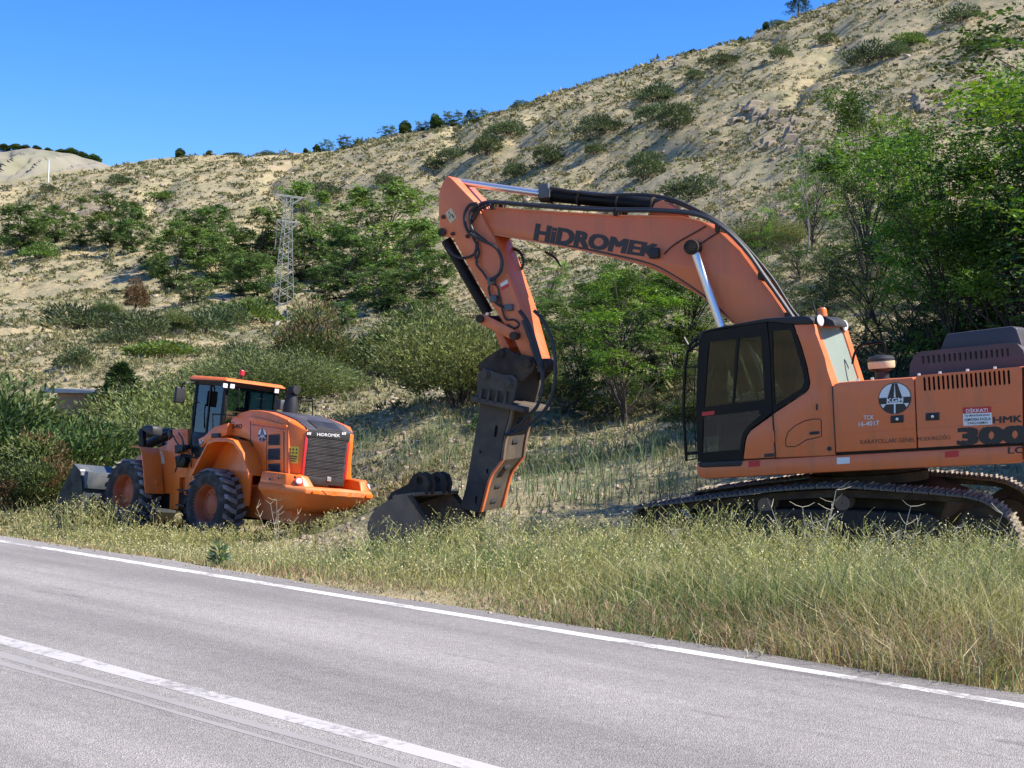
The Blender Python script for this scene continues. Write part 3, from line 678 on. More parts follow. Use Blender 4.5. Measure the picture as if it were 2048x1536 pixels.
c = e3((1440, 1253), 0, cB); MB().lathe(c, (0, 0, 1), [(0, .03), (.008, .03), (.008, .001)], 14).build('lock', 'black_plastic', cab)
# seams between the panels
for p, q_, nm in (((1664.5, 772), (1671.5, 906), 'x'), ((1545, 828), (1551, 917), 'x')):
    a, c = e3(p), e3(q_); MB().tube([a+np.array([0, 0, .001]), c+np.array([0, 0, .001])], .008, 5).build('panel_gap', 'black_mark', exc)
a, c = e3((1672, 868)), e3((1832, 857)); MB().tube([a, c], .004, 5).build('panel_crease', 'exc_paint', exc)
a, c = e3((1835, 857)), e3((2045, 846)); MB().tube([a, c], .004, 5).build('panel_crease', 'exc_paint', exc)
# beacon, work lights, mirror on the roof
bc = e3((1645, 636), -.35); MB().lathe(bc-up*.05, up, [(0, .02), (.04, .07), (.07, .075)], 18).build('beacon_base', 'black_plastic', cab, smooth=True)
MB().lathe(bc+up*.02, up, [(0, .068), (.09, .062), (.11, .05), (.12, .001)], 18).build('beacon', 'orange_lens', cab, smooth=True)
for px, py, ww in ((1641, 642, -.02), (1690, 652, -.95)):
    p = e3((px, py), ww)
    MB().lathe(p-np.array([.06, 0, 0]), (1, .1, .35), [(0, .03), (.02, .06), (.07, .075)], 16).build('work_light_body', 'black_plastic', cab, smooth=True)
    d = unit(np.array([1, .1, .35])); MB().lathe(p-np.array([.06, 0, 0])+d*.07, d, [(0, .075), (.012, .06), (.016, .001)], 16).build('work_light', 'lamp_lens', cab, smooth=True)
MB().prism(eP([(1296, 125), (1310, 85), (1420, 55), (1500, 95), (1520, 150), (1330, 145)], -.3, cB), -.9, -.15).build('roof_rear_cowl', 'black_plastic', cab, bevel=.02)
cyl('aerial', e3((1635, 633), -.3), e3((1626, 606), -.3), .006, 'hose', cab, 6)
# ---- boom
BW0, BW1 = -1.12, -1.72; BM = (BW0+BW1)/2
boom_top = [(943, 436), (960, 421), (985, 415), (1060, 421), (1227, 431), (1330, 433), (1367, 434), (1406, 445), (1440, 465), (1481, 504), (1520, 558), (1547, 593), (1578, 640), (1625, 715), (1665, 790)]
boom_bot = [(1620, 830), (1570, 790), (1500, 690), (1465, 644), (1438, 621), (1406, 593), (1367, 570), (1328, 547), (1289, 530), (1231, 515), (1152, 498), (1066, 482), (984, 468), (955, 466), (942, 455)]
bm2 = eP(boom_top+boom_bot, BW0)
boom = MB().prism(bm2, BW1, BW0).build('boom', 'exc_paint', exc, bevel=.018)
bt = [np.array(p) for p in eP(boom_top[2:13], BW0)]
MB().prism([tuple(p+np.array([0, .012])) for p in bt]+[tuple(p-np.array([0, .012])) for p in bt[::-1]], BW1-.02, BW0+.02).build('top_flange', 'exc_paint', boom)
bb = [np.array(p) for p in eP(boom_bot[3:14], BW0)]
MB().prism([tuple(p+np.array([0, .012])) for p in bb]+[tuple(p-np.array([0, .012])) for p in bb[::-1]], BW1-.02, BW0+.02).build('bottom_flange', 'exc_paint', boom)
# arm cylinder bracket
for ww in (BW0-.12, BW1+.16): MB().prism(eP([(1305, 432), (1318, 408), (1333, 402), (1352, 414), (1378, 437)], BM), ww-.04, ww).build('cylinder_lug', 'exc_paint', boom, bevel=.008)
# lettering
lettering('lettering', 'HiDROMEK', [(1066, 481), (1312, 517), (1320, 489), (1072, 446)], 'black_mark', boom, EX, 2, BW0, .004, .075, 1.0, .0)
st_ = [(1068, 482), (1152, 494), (1231, 510), (1300, 527), (1345, 549), (1400, 585), (1440, 618), (1462, 642)]
sp = spline([e3(p, BW0) for p in st_], 4); b_ = MB(); n = len(sp)
b_.add([p+np.array([0, .012, .005]) for p in sp]+[p+np.array([0, -.014, .005]) for p in sp], [(i, i+1, i+1+n, i+n) for i in range(n-1)]).build('stripe', 'black_mark', boom)
# boom cylinders
for sgn, ww in ((1, BW0+.13), (-1, BW1-.13)):
    a, c, d = e3((1386, 495), BW0+.13), e3((1443, 655), BW0+.13), e3((1490, 785), BW0+.13)
    for p in (a, c, d): p[2] = ww
    cyl('boom_cylinder_rod', a, c+(c-a)*.05, .058, 'chrome', exc); cyl('boom_cylinder_barrel', c, d, .10, 'black_paint', exc)
    MB().lathe(a+np.array([0, 0, -.1]), (0, 0, 1), [(0, .001), (0, .105), (.2, .105), (.2, .07), (.215, .07), (.215, .001)], 22).build('boom_cylinder_eye', 'dark_steel', exc, smooth=True)
MB().lathe(e3((1386, 495), BW0)*np.array([1, 1, 0])+np.array([0, 0, BW1-.2]), (0, 0, 1), [(0, .001), (0, .05), (BW0-BW1+.43, .05), (BW0-BW1+.43, .001)], 16).build('boom_pin', 'dark_steel', exc, smooth=True)
# arm cylinder over the boom
a, c, d = e3((905, 362), BM), e3((1086, 388), BM), e3((1330, 413), BM)
cyl('arm_cylinder_rod', a, c, .052, 'chrome', exc); cyl('arm_cylinder_barrel', c, d, .105, 'black_paint', exc)
cyl('cylinder_gland', c-unit(d-c)*.02, c+unit(d-c)*.16, .125, 'dark_steel', exc)
g1 = MB().box((c[0]+.0, c[1]-.08, BM+.08), (c[0]+.16, c[1]+.13, BM+.17)).build('port_block', 'grey_paint', exc, bevel=.01)
for t in (.3, .62, .9): p = c+(d-c)*t; cyl('hose_clamp', p, p+unit(d-c)*.03, .118, 'dark_steel', exc)
# ---- arm (stick)
AW0, AW1 = BW0+.06, BW0-.56
arm_pts = [(125, 75), (155, 95), (240, 185), (330, 275), (400, 420), (455, 515), (560, 780), (640, 1010), (700, 1230), (760, 1440), (700, 1450), (655, 1365), (600, 1240), (440, 1000), (350, 860), (255, 690), (160, 515), (100, 512), (68, 480), (60, 340), (62, 200), (90, 120)]
arm = MB().prism(eP(arm_pts, AW0, c3), AW1, AW0).build('arm', 'exc_paint', exc, bevel=.015)
for (x, y, r) in ((90, 482, .065), (97, 372, .03), (165, 492, .03), (270, 510, .03)):
    p = e3((x, y), AW0, c3); MB().lathe(p, (0, 0, 1), [(0, r), (.03, r), (.035, r*.7), (.035, .001)], 16).build('arm_pin', 'dark_steel', arm, smooth=True)
decal('warning_label', [('cream_mark', rect(0, 0, 1, 1)), ('black_mark', [(.12, .35), (.5, .95), (.62, .5)]), ('cream_mark', [(.22, .45), (.46, .82), (.53, .55)]), ('black_mark', rect(.62, .15, .78, .5))],
      [c3(145, 418), c3(190, 375), c3(150, 305), c3(110, 345)], arm, EX, 2, AW0, .002)
decal('reflective_tape', [('white_mark', rect(0, .48, 1, 1)), ('red_mark', rect(0, 0, 1, .48))], [c3(515, 895), c3(566, 868), c3(552, 817), c3(500, 848)], arm, EX, 2, AW0, .002)
# bucket cylinder in front of the arm, link and lever
a, c = e3((118, 540), AW0-.22, c3), e3((412, 1052), AW0-.22, c3)
cyl('bucket_cylinder_barrel', a, c, .085, 'black_paint', exc); d = e3((395, 1100), AW0-.22, c3)
cyl('bucket_cylinder_rod', c, c+(c-a)*.03+(d-c)*.8, .05, 'chrome', exc)
for ww in (AW0+.07, AW1-.07):
    q = [(352, 1095), (368, 1070), (395, 1065), (600, 1170), (640, 1190), (648, 1225), (625, 1250), (590, 1245), (380, 1140), (356, 1120)]
    MB().prism(eP(q, AW0, c3), ww-.05, ww).build('link_lever', 'exc_paint', exc, bevel=.012)
p = e3((622, 1220), AW0, c3); MB().lathe((p[0], p[1], AW1-.15), (0, 0, 1), [(0, .001), (0, .06), (AW0-AW1+.30, .06), (AW0-AW1+.30, .001)], 18).build('link_pin', 'dark_steel', exc, smooth=True)
p = e3((376, 1100), AW0, c3); MB().lathe((p[0], p[1], AW1-.1), (0, 0, 1), [(0, .001), (0, .06), (AW0-AW1+.22, .06), (AW0-AW1+.22, .001)], 18).build('link_pin', 'dark_steel', exc, smooth=True)
MB().prism(eP([(405, 1120), (470, 1150), (540, 1300), (530, 1345), (490, 1330)], AW0, c3), AW1+.12, AW0-.12).build('tipping_link', 'exc_paint', exc, bevel=.012)
# ---- hydraulic breaker
ham = sub_empty('hydraulic_breaker', exc)
HW0, HW1 = AW0+.10, AW1-.10; HM = (HW0+HW1)/2
br = [(690, 330), (692, 285), (740, 240), (825, 186), (862, 174), (925, 214), (1035, 238), (1062, 285), (1042, 322), (978, 392), (940, 388), (928, 360), (862, 344), (740, 318)]
for ww in (HW0, HW1+.07): MB().prism(eP(br, HW0, cP), ww-.07, ww).build('mounting_bracket', 'dark_steel', ham, bevel=.012)
MB().prism(eP([(700, 320), (760, 262), (850, 250), (960, 300), (950, 380), (860, 345), (740, 318)], HW0, cP), HW1+.08, HW0-.08).build('bracket_core', 'dark_steel', ham)
for (x, y, r) in ((843, 214, .055), (1010, 274, .065)):
    p = e3((x, y), HW0, cP); MB().lathe(p, (0, 0, 1), [(0, r*1.2), (.02, r*1.2), (.02, r), (.05, r), (.05, .001)], 18).build('bracket_pin', 'dark_steel', ham, smooth=True)
p = e3((1130, 288), AW0, cP); MB().lathe((p[0]-.05, p[1], AW1+.30), (0, 0, 1), [(0, .001), (0, .10), (AW0-AW1-.3, .10), (AW0-AW1-.25, .08), (AW0-AW1-.25, .001)], 22).build('arm_tip_boss', 'dark_steel', ham, smooth=True)
cap = [(692, 470), (696, 345), (738, 306), (800, 330), (862, 352), (918, 350), (946, 374), (946, 420), (916, 542), (690, 500)]
for ww in (HW0+.05, HW1+.02): MB().prism(eP(cap, HW0, cP), ww-.06, ww).build('cap_plate', 'hammer_steel', ham, bevel=.01)
for x in (720, 770, 820, 875): MB().prism(eP([(x-8, 505+(x-700)*.2), (x+8, 508+(x-700)*.2), (x+20, 440+(x-700)*.1), (x+12, 438+(x-700)*.1)], HW0, cP), HW0+.05, HW0+.12).build('rib', 'hammer_steel', ham)
for (x, y) in ((738, 350), (890, 402)):
    p = e3((x, y), HW0+.05, cP); MB().lathe(p, (0, 0, 1), [(0, .075), (.025, .075), (.025, .05), (.05, .05), (.05, .001)], 18).build('bolt', 'hammer_steel', ham, smooth=True)
MB().prism(eP([(668, 486), (905, 538), (1002, 560), (1002, 592), (905, 572), (668, 518)], HW0, cP), HW1-.05, HW0+.12).build('flange', 'hammer_steel', ham, bevel=.008)
body = [(705, 526), (895, 572), (880, 650), (862, 710), (843, 800), (830, 900), (818, 935), (765, 985), (745, 1030), (730, 1085), (692, 1232), (575, 1203), (612, 1080), (640, 920), (668, 760), (690, 640)]
for ww in (HW0, HW1+.05): MB().holed(eP(body, HW0, cP), [eP(h, HW0, cP) for h in ([(800, 680), (812, 670), (820, 690), (808, 750), (796, 750), (793, 735)], [(698, 835), (712, 835), (714, 850), (700, 852)], [(742, 955), (756, 950), (758, 980), (744, 985)], [(674, 1125), (688, 1130), (680, 1180), (668, 1170)])], ww-.05, ww).build('side_plate', 'hammer_steel', ham)
core = [(712, 530), (885, 570), (850, 720), (826, 880), (760, 970), (728, 1080), (700, 1190), (590, 1190), (620, 1080), (650, 900), (690, 650)]
MB().prism(eP(core, HW0, cP), HW1+.06, HW0-.06).build('power_cell', 'dark_steel', ham, bevel=.01)
# back of the housing: worn orange flanges either side of a dark slotted plate
edge = eP([(895, 572), (880, 650), (862, 710), (843, 800), (830, 900), (765, 985), (745, 1030), (730, 1085), (692, 1232)], HW0, cP)
for (wa, wb) in ((HW0, HW0-.075), (HW1+.075, HW1)):
    for (i0, i1, mm) in ((0, 4, 'rust_steel'), (4, 8, 'exc_paint')):
        pl = edge[i0:i1+1]; MB().prism([(x+.012, y) for x, y in pl]+[(x+.055, y) for x, y in pl[::-1]], wb, wa+.002).build('housing_flange', mm, ham, bevel=.006)
MB().prism([(x-.02, y) for x, y in edge]+[(x+.022, y) for x, y in edge[::-1]], HW1+.076, HW0-.076).build('back_plate', 'hammer_steel', ham, bevel=.006)
for (x, y, hh) in ((884, 640, .16), (852, 770, .14), (800, 945, .10), (738, 1060, .13), (712, 1160, .12)):
    p = e2(cP(x, y), HW0); MB().box((p[0]-.03, p[1]-hh/2, HM-.11), (p[0]+.0235, p[1]+hh/2, HM+.11)).build('slot', 'interior', ham, bevel=.02)
a, c = e3((655, 1215), HM+.3, cP), e3((632, 1400), HM+.3, cP); a[2] = c[2] = HM
cyl('chisel', a, c+(c-a)*.05, .085, 'dark_steel', ham, 20, .08)
# hoses
def hose(pts, r, ww, cr, parent=exc, m='hose', nm='hose', n=8):
    P = [e3(p[:2], 0 if False else (p[2] if len(p) > 2 else ww), cr) for p in pts]
    return MB().tube(spline(P, n), r, 8).build(nm, m, parent, smooth=True)
hose([(1050, -60), (1105, 0), (1160, 120), (1186, 260), (1178, 420), (1130, 560), (1010, 680), (930, 720), (868, 735)], .028, AW0+.12, cP)
hose([(1030, 150), (1062, 240), (1100, 330), (1102, 440), (1075, 540), (1020, 610), (950, 680), (880, 728)], .028, AW0+.08, cP)
hose([(985, 0), (1030, 120), (1075, 230), (1090, 330)], .045, AW0+.05, cP)
hose([(335, 275), (280, 290), (248, 350), (250, 420), (285, 490), (380, 540), (460, 580), (500, 640), (512, 710), (490, 780), (430, 825)], .026, AW0+.10, c3)
hose([(345, 280), (290, 330), (285, 400), (310, 470), (400, 545), (480, 600), (515, 680), (505, 760), (445, 825)], .022, AW0+.14, c3)
hose([(400, 290), (330, 330), (290, 400), (300, 500), (330, 570), (320, 640), (340, 700)], .018, AW0+.07, c3)
hose([(430, 280), (360, 320), (320, 380), (290, 440), (320, 540), (350, 620), (330, 700), (380, 770), (415, 825)], .018, AW0+.05, c3)
hose([(125, 590), (170, 640), (240, 665), (310, 640), (340, 580), (330, 545)], .02, AW0+.06, c3)
hose([(440, 845), (480, 870), (495, 940), (510, 1010), (540, 1100), (600, 1105), (635, 1140), (600, 1165), (550, 1140)], .014, AW0+.03, c3)
hose([(425, 860), (420, 890), (440, 950), (490, 1000), (550, 1020)], .02, AW0+.05, c3)
hose([(640, 1040), (690, 1110), (730, 1200), (770, 1330), (800, 1440), (805, 1536)], .032, AW0+.05, c3)
hose([(570, 590), (640, 620), (668, 690), (650, 750), (630, 790)], .022, AW1+.05, c3)
hose([(640, 470), (690, 500), (720, 540)], .02, AW1, c2)
for (x, y) in ((455, 955), (565, 1018), (440, 828)):
    p = e3((x, y), AW0+.04, c3); MB().box(p-np.array([.06, .05, .05]), p+np.array([.06, .05, .04])).build('hose_coupling', 'grey_paint', exc, bevel=.012)
# boom hose bundle along the top edge and over the bend
for k, (dw, dy, r) in enumerate(((.05, -4, .026), (-.05, -7, .026), (-.16, -5, .026), (-.26, -8, .022), (-.36, -5, .022))):
    hose([(945, 428+dy), (975, 408+dy*.6), (1060, 414+dy*.7), (1140, 421+dy), (1227, 425+dy), (1330, 427+dy), (1400, 436+dy), (1445, 460+dy), (1490, 504+dy), (1530, 560+dy), (1560, 603+dy), (1592, 650+dy)], r, BW0+dw, None, boom)
for k, dy in enumerate((-2, 3)):
    hose([(1100, 378+dy), (1150, 386+dy), (1200, 392+dy), (1250, 391+dy), (1300, 392+dy), (1350, 402+dy), (1400, 425+dy), (1450, 455+dy), (1500, 505+dy), (1545, 560+dy), (1580, 615+dy), (1600, 640+dy)], .022, BM+.14-k*.3, None, boom)
hose([(1328, 508), (1350, 488), (1395, 462), (1412, 452)], .010, BW0+.02, None, boom); hose([(1398, 490), (1420, 475), (1438, 464)], .010, BW0+.02, None, boom)
for (px, py, tx) in ((985, 412, 0), (1232, 425, 0), (1436, 457, 40), (1522, 552, 55), (1575, 632, 58)):
    p = e3((px, py), BW0+.03); MB().box(p-np.array([.03, .05, .42]), p+np.array([.03, .05, .05])).build('hose_bracket', 'dark_steel', boom, bevel=.006)
p = e3((1312, 506), BW0); MB().box(p+np.array([-.08, -.08, 0]), p+np.array([.07, .07, .10])).build('work_light_body', 'black_plastic', boom, bevel=.02)
# ---- markings on the side panels
K = c4
decal('emblem', kgm_emblem(), [K(1207, 665), K(1398, 655), K(1396, 472), K(1205, 482)], exc, EX, 2, 0, .003)
def lt(s, q, m='black_mark', bold=.0, par=exc, **k): return lettering('lettering', s, [K(*p) for p in q], m, par, EX, 2, 0, .004, bold, **k)
lt('TCK', [(1120, 692), (1180, 690), (1180, 666), (1120, 668)], 'white_mark', .02)
lt('16-4017', [(1092, 732), (1210, 724), (1210, 697), (1092, 705)], 'white_mark', .02)
lt('KARAYOLLARI GENEL', [(1102, 834), (1420, 820), (1420, 795), (1102, 809)], 'black_mark', .008)
lt('MÜDÜRLÜĞÜ', [(1434, 816), (1620, 806), (1620, 776), (1434, 787)], 'black_mark', .008)
lt('HMK', [(1868, 714), (2038, 706), (2038, 666), (1868, 676)], 'black_mark', .04)
lt('300', [(1660, 842), (2072, 828), (2072, 722), (1660, 740)], 'black_mark', .10)
lt('LC', [(1955, 890), (2050, 885), (2050, 848), (1955, 852)], 'black_mark', .03)
decal('warning_sign', [('white_mark', rect(0, 0, 1, 1)), ('red_mark', rect(0, .66, 1, 1)), ('white_mark', txt('DİKKAT!', .12, .71, .88, .96, .02)), ('black_mark', txt('İŞ MAKİNASINA', .06, .46, .94, .62, .01)), ('black_mark', txt("25M'DEN FAZLA", .04, .25, .96, .40, .01)), ('black_mark', txt('YAKLAŞMA!', .14, .03, .84, .19, .01))],
      [K(1698, 728), K(1866, 720), K(1858, 615), K(1693, 622)], exc, EX, 2, 0, .003)
for q, m in (([(455, 966), (520, 962), (520, 928), (455, 932)], 'red_mark'), ([(966, 950), (1041, 945), (1041, 908), (966, 912)], 'white_mark'), ([(1591, 912), (1670, 906), (1670, 871), (1591, 877)], 'red_mark'), ([(546, 910), (603, 906), (603, 886), (546, 890)], 'black_mark')):
    decal('reflector', [(m, rect(0, 0, 1, 1))], [K(*p) for p in q], exc, EX, 2, 0, .004)
decal('reflector', [('red_mark', rect(0, 0, 1, 1))], [K(186, 672), K(258, 662), K(258, 640), K(186, 650)], cab, EX, 2, 0, .008)
for q in ([(1277, 713), (1352, 708), (1352, 665), (1277, 670)], [(1480, 699), (1558, 694), (1558, 650), (1480, 655)]):
    MB().prism(eP([K(*p) for p in q], 0), 0, .012).build('latch_plate', 'black_plastic', exc, bevel=.004)
    cx_ = sum(p[0] for p in q)/4; cy_ = sum(p[1] for p in q)/4; p = e3(K(cx_, cy_), .012); MB().lathe(p, (0, 0, 1), [(0, .02), (.01, .018), (.012, .001)], 12).build('lock', 'chrome', exc)

# ================================================================== BUCKET LYING ON THE GROUND
bo = at_depth(872, 22.9); bz = float(H(bo[0], bo[1]))
_a = R_(-28); bx_ = np.array([math.cos(_a), math.sin(_a), 0]); by_ = np.array([math.sin(_a)*-1, math.cos(_a), 0])
BK = Frame((bo[0], bo[1], bz-.10), bx_, by_, (0, 0, 1))
bk = empty('digging_bucket', 'worn brown excavator bucket lying on the ground beside the breaker', 'bucket', BK.matrix() @ Matrix.Rotation(R_(-9), 4, 'Y') @ Matrix.Scale(.99, 4))
prof = [(.66, .10), (.40, .02), (.0, 0), (-.36, .07), (-.60, .27), (-.67, .50), (-.58, .70), (-.40, .83), (-.15, .91), (.10, .92)]
pf = [tuple(p) for p in np.array(spline([np.array(p+(0,)) for p in prof], 4))[:, :2]]
inn = [(x*.955+.0, z*.94+.035) for x, z in pf]
HB = .62
MB().prism(pf+inn[::-1], -HB, HB, 1).build('shell', 'rust_steel', bk, bevel=.006)
sidep = pf+[(.30, .62), (.52, .30)]
for s in (-HB-.03, HB): MB().prism(sidep, s, s+.03, 1).build('side_plate', 'rust_steel', bk, bevel=.005)
for s in (-HB-.05, HB+.01): MB().prism([(.10, .92), (.17, .92), (.37, .60), (.59, .30), (.68, .06), (.60, .06), (.52, .28), (.30, .60)], s, s+.05, 1).build('side_cutter', 'dark_steel', bk, bevel=.006)
MB().box((-.18, -HB-.02, .905), (.22, HB+.02, .955)).build('top_plate', 'rust_steel', bk, bevel=.01)
for s in (-.36, -.20, .14, .30):
    lg = MB().holed([(-.40, .80), (.24, .92), (.29, 1.06), (.26, 1.20), (.15, 1.26), (.04, 1.22), (-.06, 1.10), (-.20, 1.06), (-.36, 1.02), (-.44, .92)], [circ(.15, 1.13, .06, 14), circ(-.32, .93, .05, 12)], s, s+.06, 1).build('hinge_lug', 'dark_steel', bk)
for k in range(5):
    y = -HB+.06+k*(2*HB-.12)/4
    MB().add([(.56, y-.07, .03), (.56, y+.07, .03), (.56, y+.07, .11), (.56, y-.07, .11), (.82, y-.03, .02), (.82, y+.03, .02), (.82, y+.03, .04), (.82, y-.03, .04)], [(0,3,2,1),(4,5,6,7),(0,1,5,4),(1,2,6,5),(2,3,7,6),(3,0,4,7)]).build('tooth', 'dark_steel', bk, bevel=.006)
# ================================================================== WHEEL LOADER
_h, _r, _p = R_(-47), R_(4), R_(1.8)
f0 = np.array([math.sin(_h), math.cos(_h), 0]); l0 = np.array([-f0[1], f0[0], 0]); z0 = np.array([0, 0, 1.])
lu = z0*math.cos(_r)-l0*math.sin(_r); ll = l0*math.cos(_r)+z0*math.sin(_r)
lf = f0*math.cos(_p)+lu*math.sin(_p); lu = np.cross(lf, ll)
WR = .84                                                  # tyre radius
LD = Frame(CPOS+ray(410, 1008)*35.8-ll*1.42-lu*WR, lf, ll, lu)   # a: forward, b: left (towards viewer), c: up
ldr = empty('wheel_loader', 'orange wheel loader with four big tyres and grey bucket parked on the verge', 'loader', LD.matrix())
kA = crop(340, 730, 4.388); kL = crop(120, 780, 5.484)
def l2(p, b, cr=kA): q = LD.on(*cr(*p), 1, b); return (q[0], q[2])
def lP(pts, b, cr=kA): return [l2(p, b, cr) for p in pts]
def l3(p, b, cr=kA): return np.array(LD.on(*cr(*p), 1, b))
def lr(p, a, cr=kA): return np.array(LD.on(*cr(*p), 0, a))
# ---- wheels
def tyre_meshes():
    R, Wd = WR, .64; hw = Wd/2
    t = MB().lathe((0, -hw, 0), (0, 1, 0), [(.04, .44), (0, .50), (-.005, .62), (.02, .74), (.06, .785), (.14, .80), (.5, .80), (.58, .785), (.62, .74), (.645, .62), (.64, .50), (.60, .44)], 48)
    o = t.build('tyre', 'tyre', smooth=True); tm = o.data; bpy.data.objects.remove(o)
    g = MB(); n = 22
    for k in range(n):
        for s in (-1, 1):
            a0 = 2*math.pi*(k+(.5 if s > 0 else 0))/n
            V = []
            for (y, da) in ((.0, .09), (.16, .03), (.26, -.05), (.315, -.07)):
                for rr, e in ((.785 if y > .25 else .80, 0), (.84 if y < .25 else (.835 if y < .3 else .79), 0)):
                    for d in (-.062, .062):
                        a = a0+da+d; yy = s*min(y+(.008 if rr > .8 else .012), .33)
                        V.append((math.cos(a)*rr, yy, math.sin(a)*rr))
            F = []
            for i in range(3):
                b = i*4; c = b+4
                F += [(b+2, b+3, c+3, c+2), (b, b+2, c+2, c), (b+1, c+1, c+3, b+3)]
            F += [(0, 1, 3, 2), (12, 14, 15, 13)]
            g.add(V, F)
    o = g.build('tread', 'tyre_lug'); gm = o.data; bpy.data.objects.remove(o)
    r = MB().lathe((0, -.30, 0), (0, 1, 0), [(.0, .001), (.0, .2), (.2, .22), (.2, .38), (.05, .42), (.02, .47), (.60, .47), (.57, .43), (.52, .42), (.34, .40), (.32, .26), (.40, .24), (.42, .20), (.44, .16), (.44, .001)], 36)
    for k in range(16):
        a = 2*math.pi*k/16; r.lathe((math.cos(a)*.33, .02, math.sin(a)*.33), (0, 1, 0), [(0, .018), (.035, .018), (.035, .001)], 8)
    o = r.build('rim', 'rim', smooth=True); rm = o.data; bpy.data.objects.remove(o)
    return tm, gm, rm
TM, GM, RM = tyre_meshes()
FA = LD.on(245, 985, 1, 1.42)
for (a, c) in ((0, WR), (FA[0], FA[2])):
    for s in (1, -1):
        wl = sub_empty('wheel', ldr); wl.location = (a, s*1.12, c); wl.rotation_euler = (0, random.random()*.3, 0 if s > 0 else math.pi)
        t = link('tyre', TM, None, wl); link('rim', RM, None, wl); link('tread', GM, None, wl)
# axles and chassis
for (a, c) in ((0, WR), (FA[0], FA[2])): MB().lathe((a, -.85, c), (0, 1, 0), [(0, .16), (.45, .17), (.6, .3), (1.1, .3), (1.25, .17), (1.7, .16)], 20).build('axle', 'black_paint', ldr, smooth=True)
MB().box((-2.1, -.55, .62), (1.35, .55, 1.35)).build('rear_chassis', 'ldr_dirty', ldr, bevel=.03)
MB().box((.2, -.85, .55), (3.3, .80, 1.0)).build('underbody_dark', 'black_paint', ldr, bevel=.03)  # black box added to darken the space between the wheels
MB().box((1.30, -.4, .7), (4.6, .4, 1.25)).build('front_chassis', 'black_paint', ldr, bevel=.03)
# ---- engine hood
HBW = .95
top = lP([(530, 480), (560, 448), (620, 418), (700, 396), (780, 396), (860, 409), (940, 438), (1000, 464), (1036, 480)], HBW)
side = top+lP([(1036, 975), (890, 985), (842, 1035), (800, 900), (706, 665), (600, 628), (518, 615)], HBW)
a1 = l2((1036, 480), HBW)[0]; a2 = -2.53; HB2 = .70
MB().prism(side, -HBW, HBW, 1).build('engine_hood', 'ldr_paint', ldr, bevel=.035, seg=3)
t1 = l2((1036, 480), HBW)[1]; b1 = l2((1036, 975), HBW)[1]; t2 = lr((1176, 562), a2)[2]; b2 = lr((1180, 975), a2)[2]
V = []
for (a, b, t, bo_) in ((a1, HBW, t1, b1), (a2, HB2, t2, b2)):
    V += [(a, b, bo_), (a, b, t-.03), (a, b-.06, t), (a, -b+.06, t), (a, -b, t-.03), (a, -b, bo_)]
MB().add(V, [(0, 6, 7, 1), (1, 7, 8, 2), (2, 8, 9, 3), (3, 9, 10, 4), (4, 10, 11, 5), (5, 11, 6, 0), (6, 11, 10, 9, 8, 7), (0, 1, 2, 3, 4, 5)]).build('hood_rear', 'ldr_paint', ldr, bevel=.02)
# black top cover with a raised ribbed middle
tp = top[3:]; tp2 = tp+[(a2+.02, t2)]
MB().prism([(x, z+.028) for x, z in tp2]+[(x, z-.02) for x, z in tp2[::-1]], -.70, .70, 1).build('hood_cover', 'hood_plastic', ldr, bevel=.008)
MB().prism([(x, z+.05) for x, z in tp2[5:]]+[(x, z+.02) for x, z in tp2[5:][::-1]], -.40, .40, 1).build('hood_vent', 'black_plastic', ldr, bevel=.008)
# raised shoulder on the left flank and the same on the right
for s in (1, -1):
    sh = lP([(704, 458), (740, 455), (800, 464), (1036, 528), (1036, 548), (800, 512), (704, 492)], HBW)
    MB().prism(sh, s*(HBW-.01), s*(HBW+.045), 1).build('hood_shoulder', 'ldr_paint', ldr, bevel=.012)
    MB().prism(lP([(862, 590), (1000, 583), (1000, 965), (985, 965), (985, 600), (862, 607)], HBW), s*(HBW-.01), s*(HBW+.02), 1).build('vent_frame', 'ldr_paint', ldr, bevel=.006)
    for q in ([(868, 612), (966, 606), (968, 703), (864, 707)], [(864, 735), (968, 730), (968, 832), (858, 836)], [(862, 868), (968, 862), (970, 952), (890, 958)]):
        v = MB().prism(lP(q, HBW), s*(HBW-.02), s*(HBW+.006), 1).build('side_vent', 'grille', ldr)
        (x0, zt), (x1, _), (_, zb) = lP([q[0], q[1], q[2]], HBW)
        for k in range(5):
            z = zb+(zt-zb)*(k+.5)/5; MB().add([(x0-.01, s*(HBW+.006), z+.012), (x1+.01, s*(HBW+.006), z+.012), (x1+.01, s*(HBW+.022), z-.012), (x0-.01, s*(HBW+.022), z-.012)], [(0, 1, 2, 3)]).build('slat', 'black_plastic', v)
# panel gaps on the left flank
for pts in ([(706, 492), (706, 560), (708, 662)], [(1036, 484), (1036, 975)], [(530, 484), (526, 612)], [(706, 662), (800, 900), (842, 1030)], [(1002, 585), (1002, 970)], [(845, 985), (848, 760), (850, 600)]):
    MB().tube([l3(p, HBW+.001) for p in pts], .009, 5).build('panel_gap', 'black_mark', ldr)
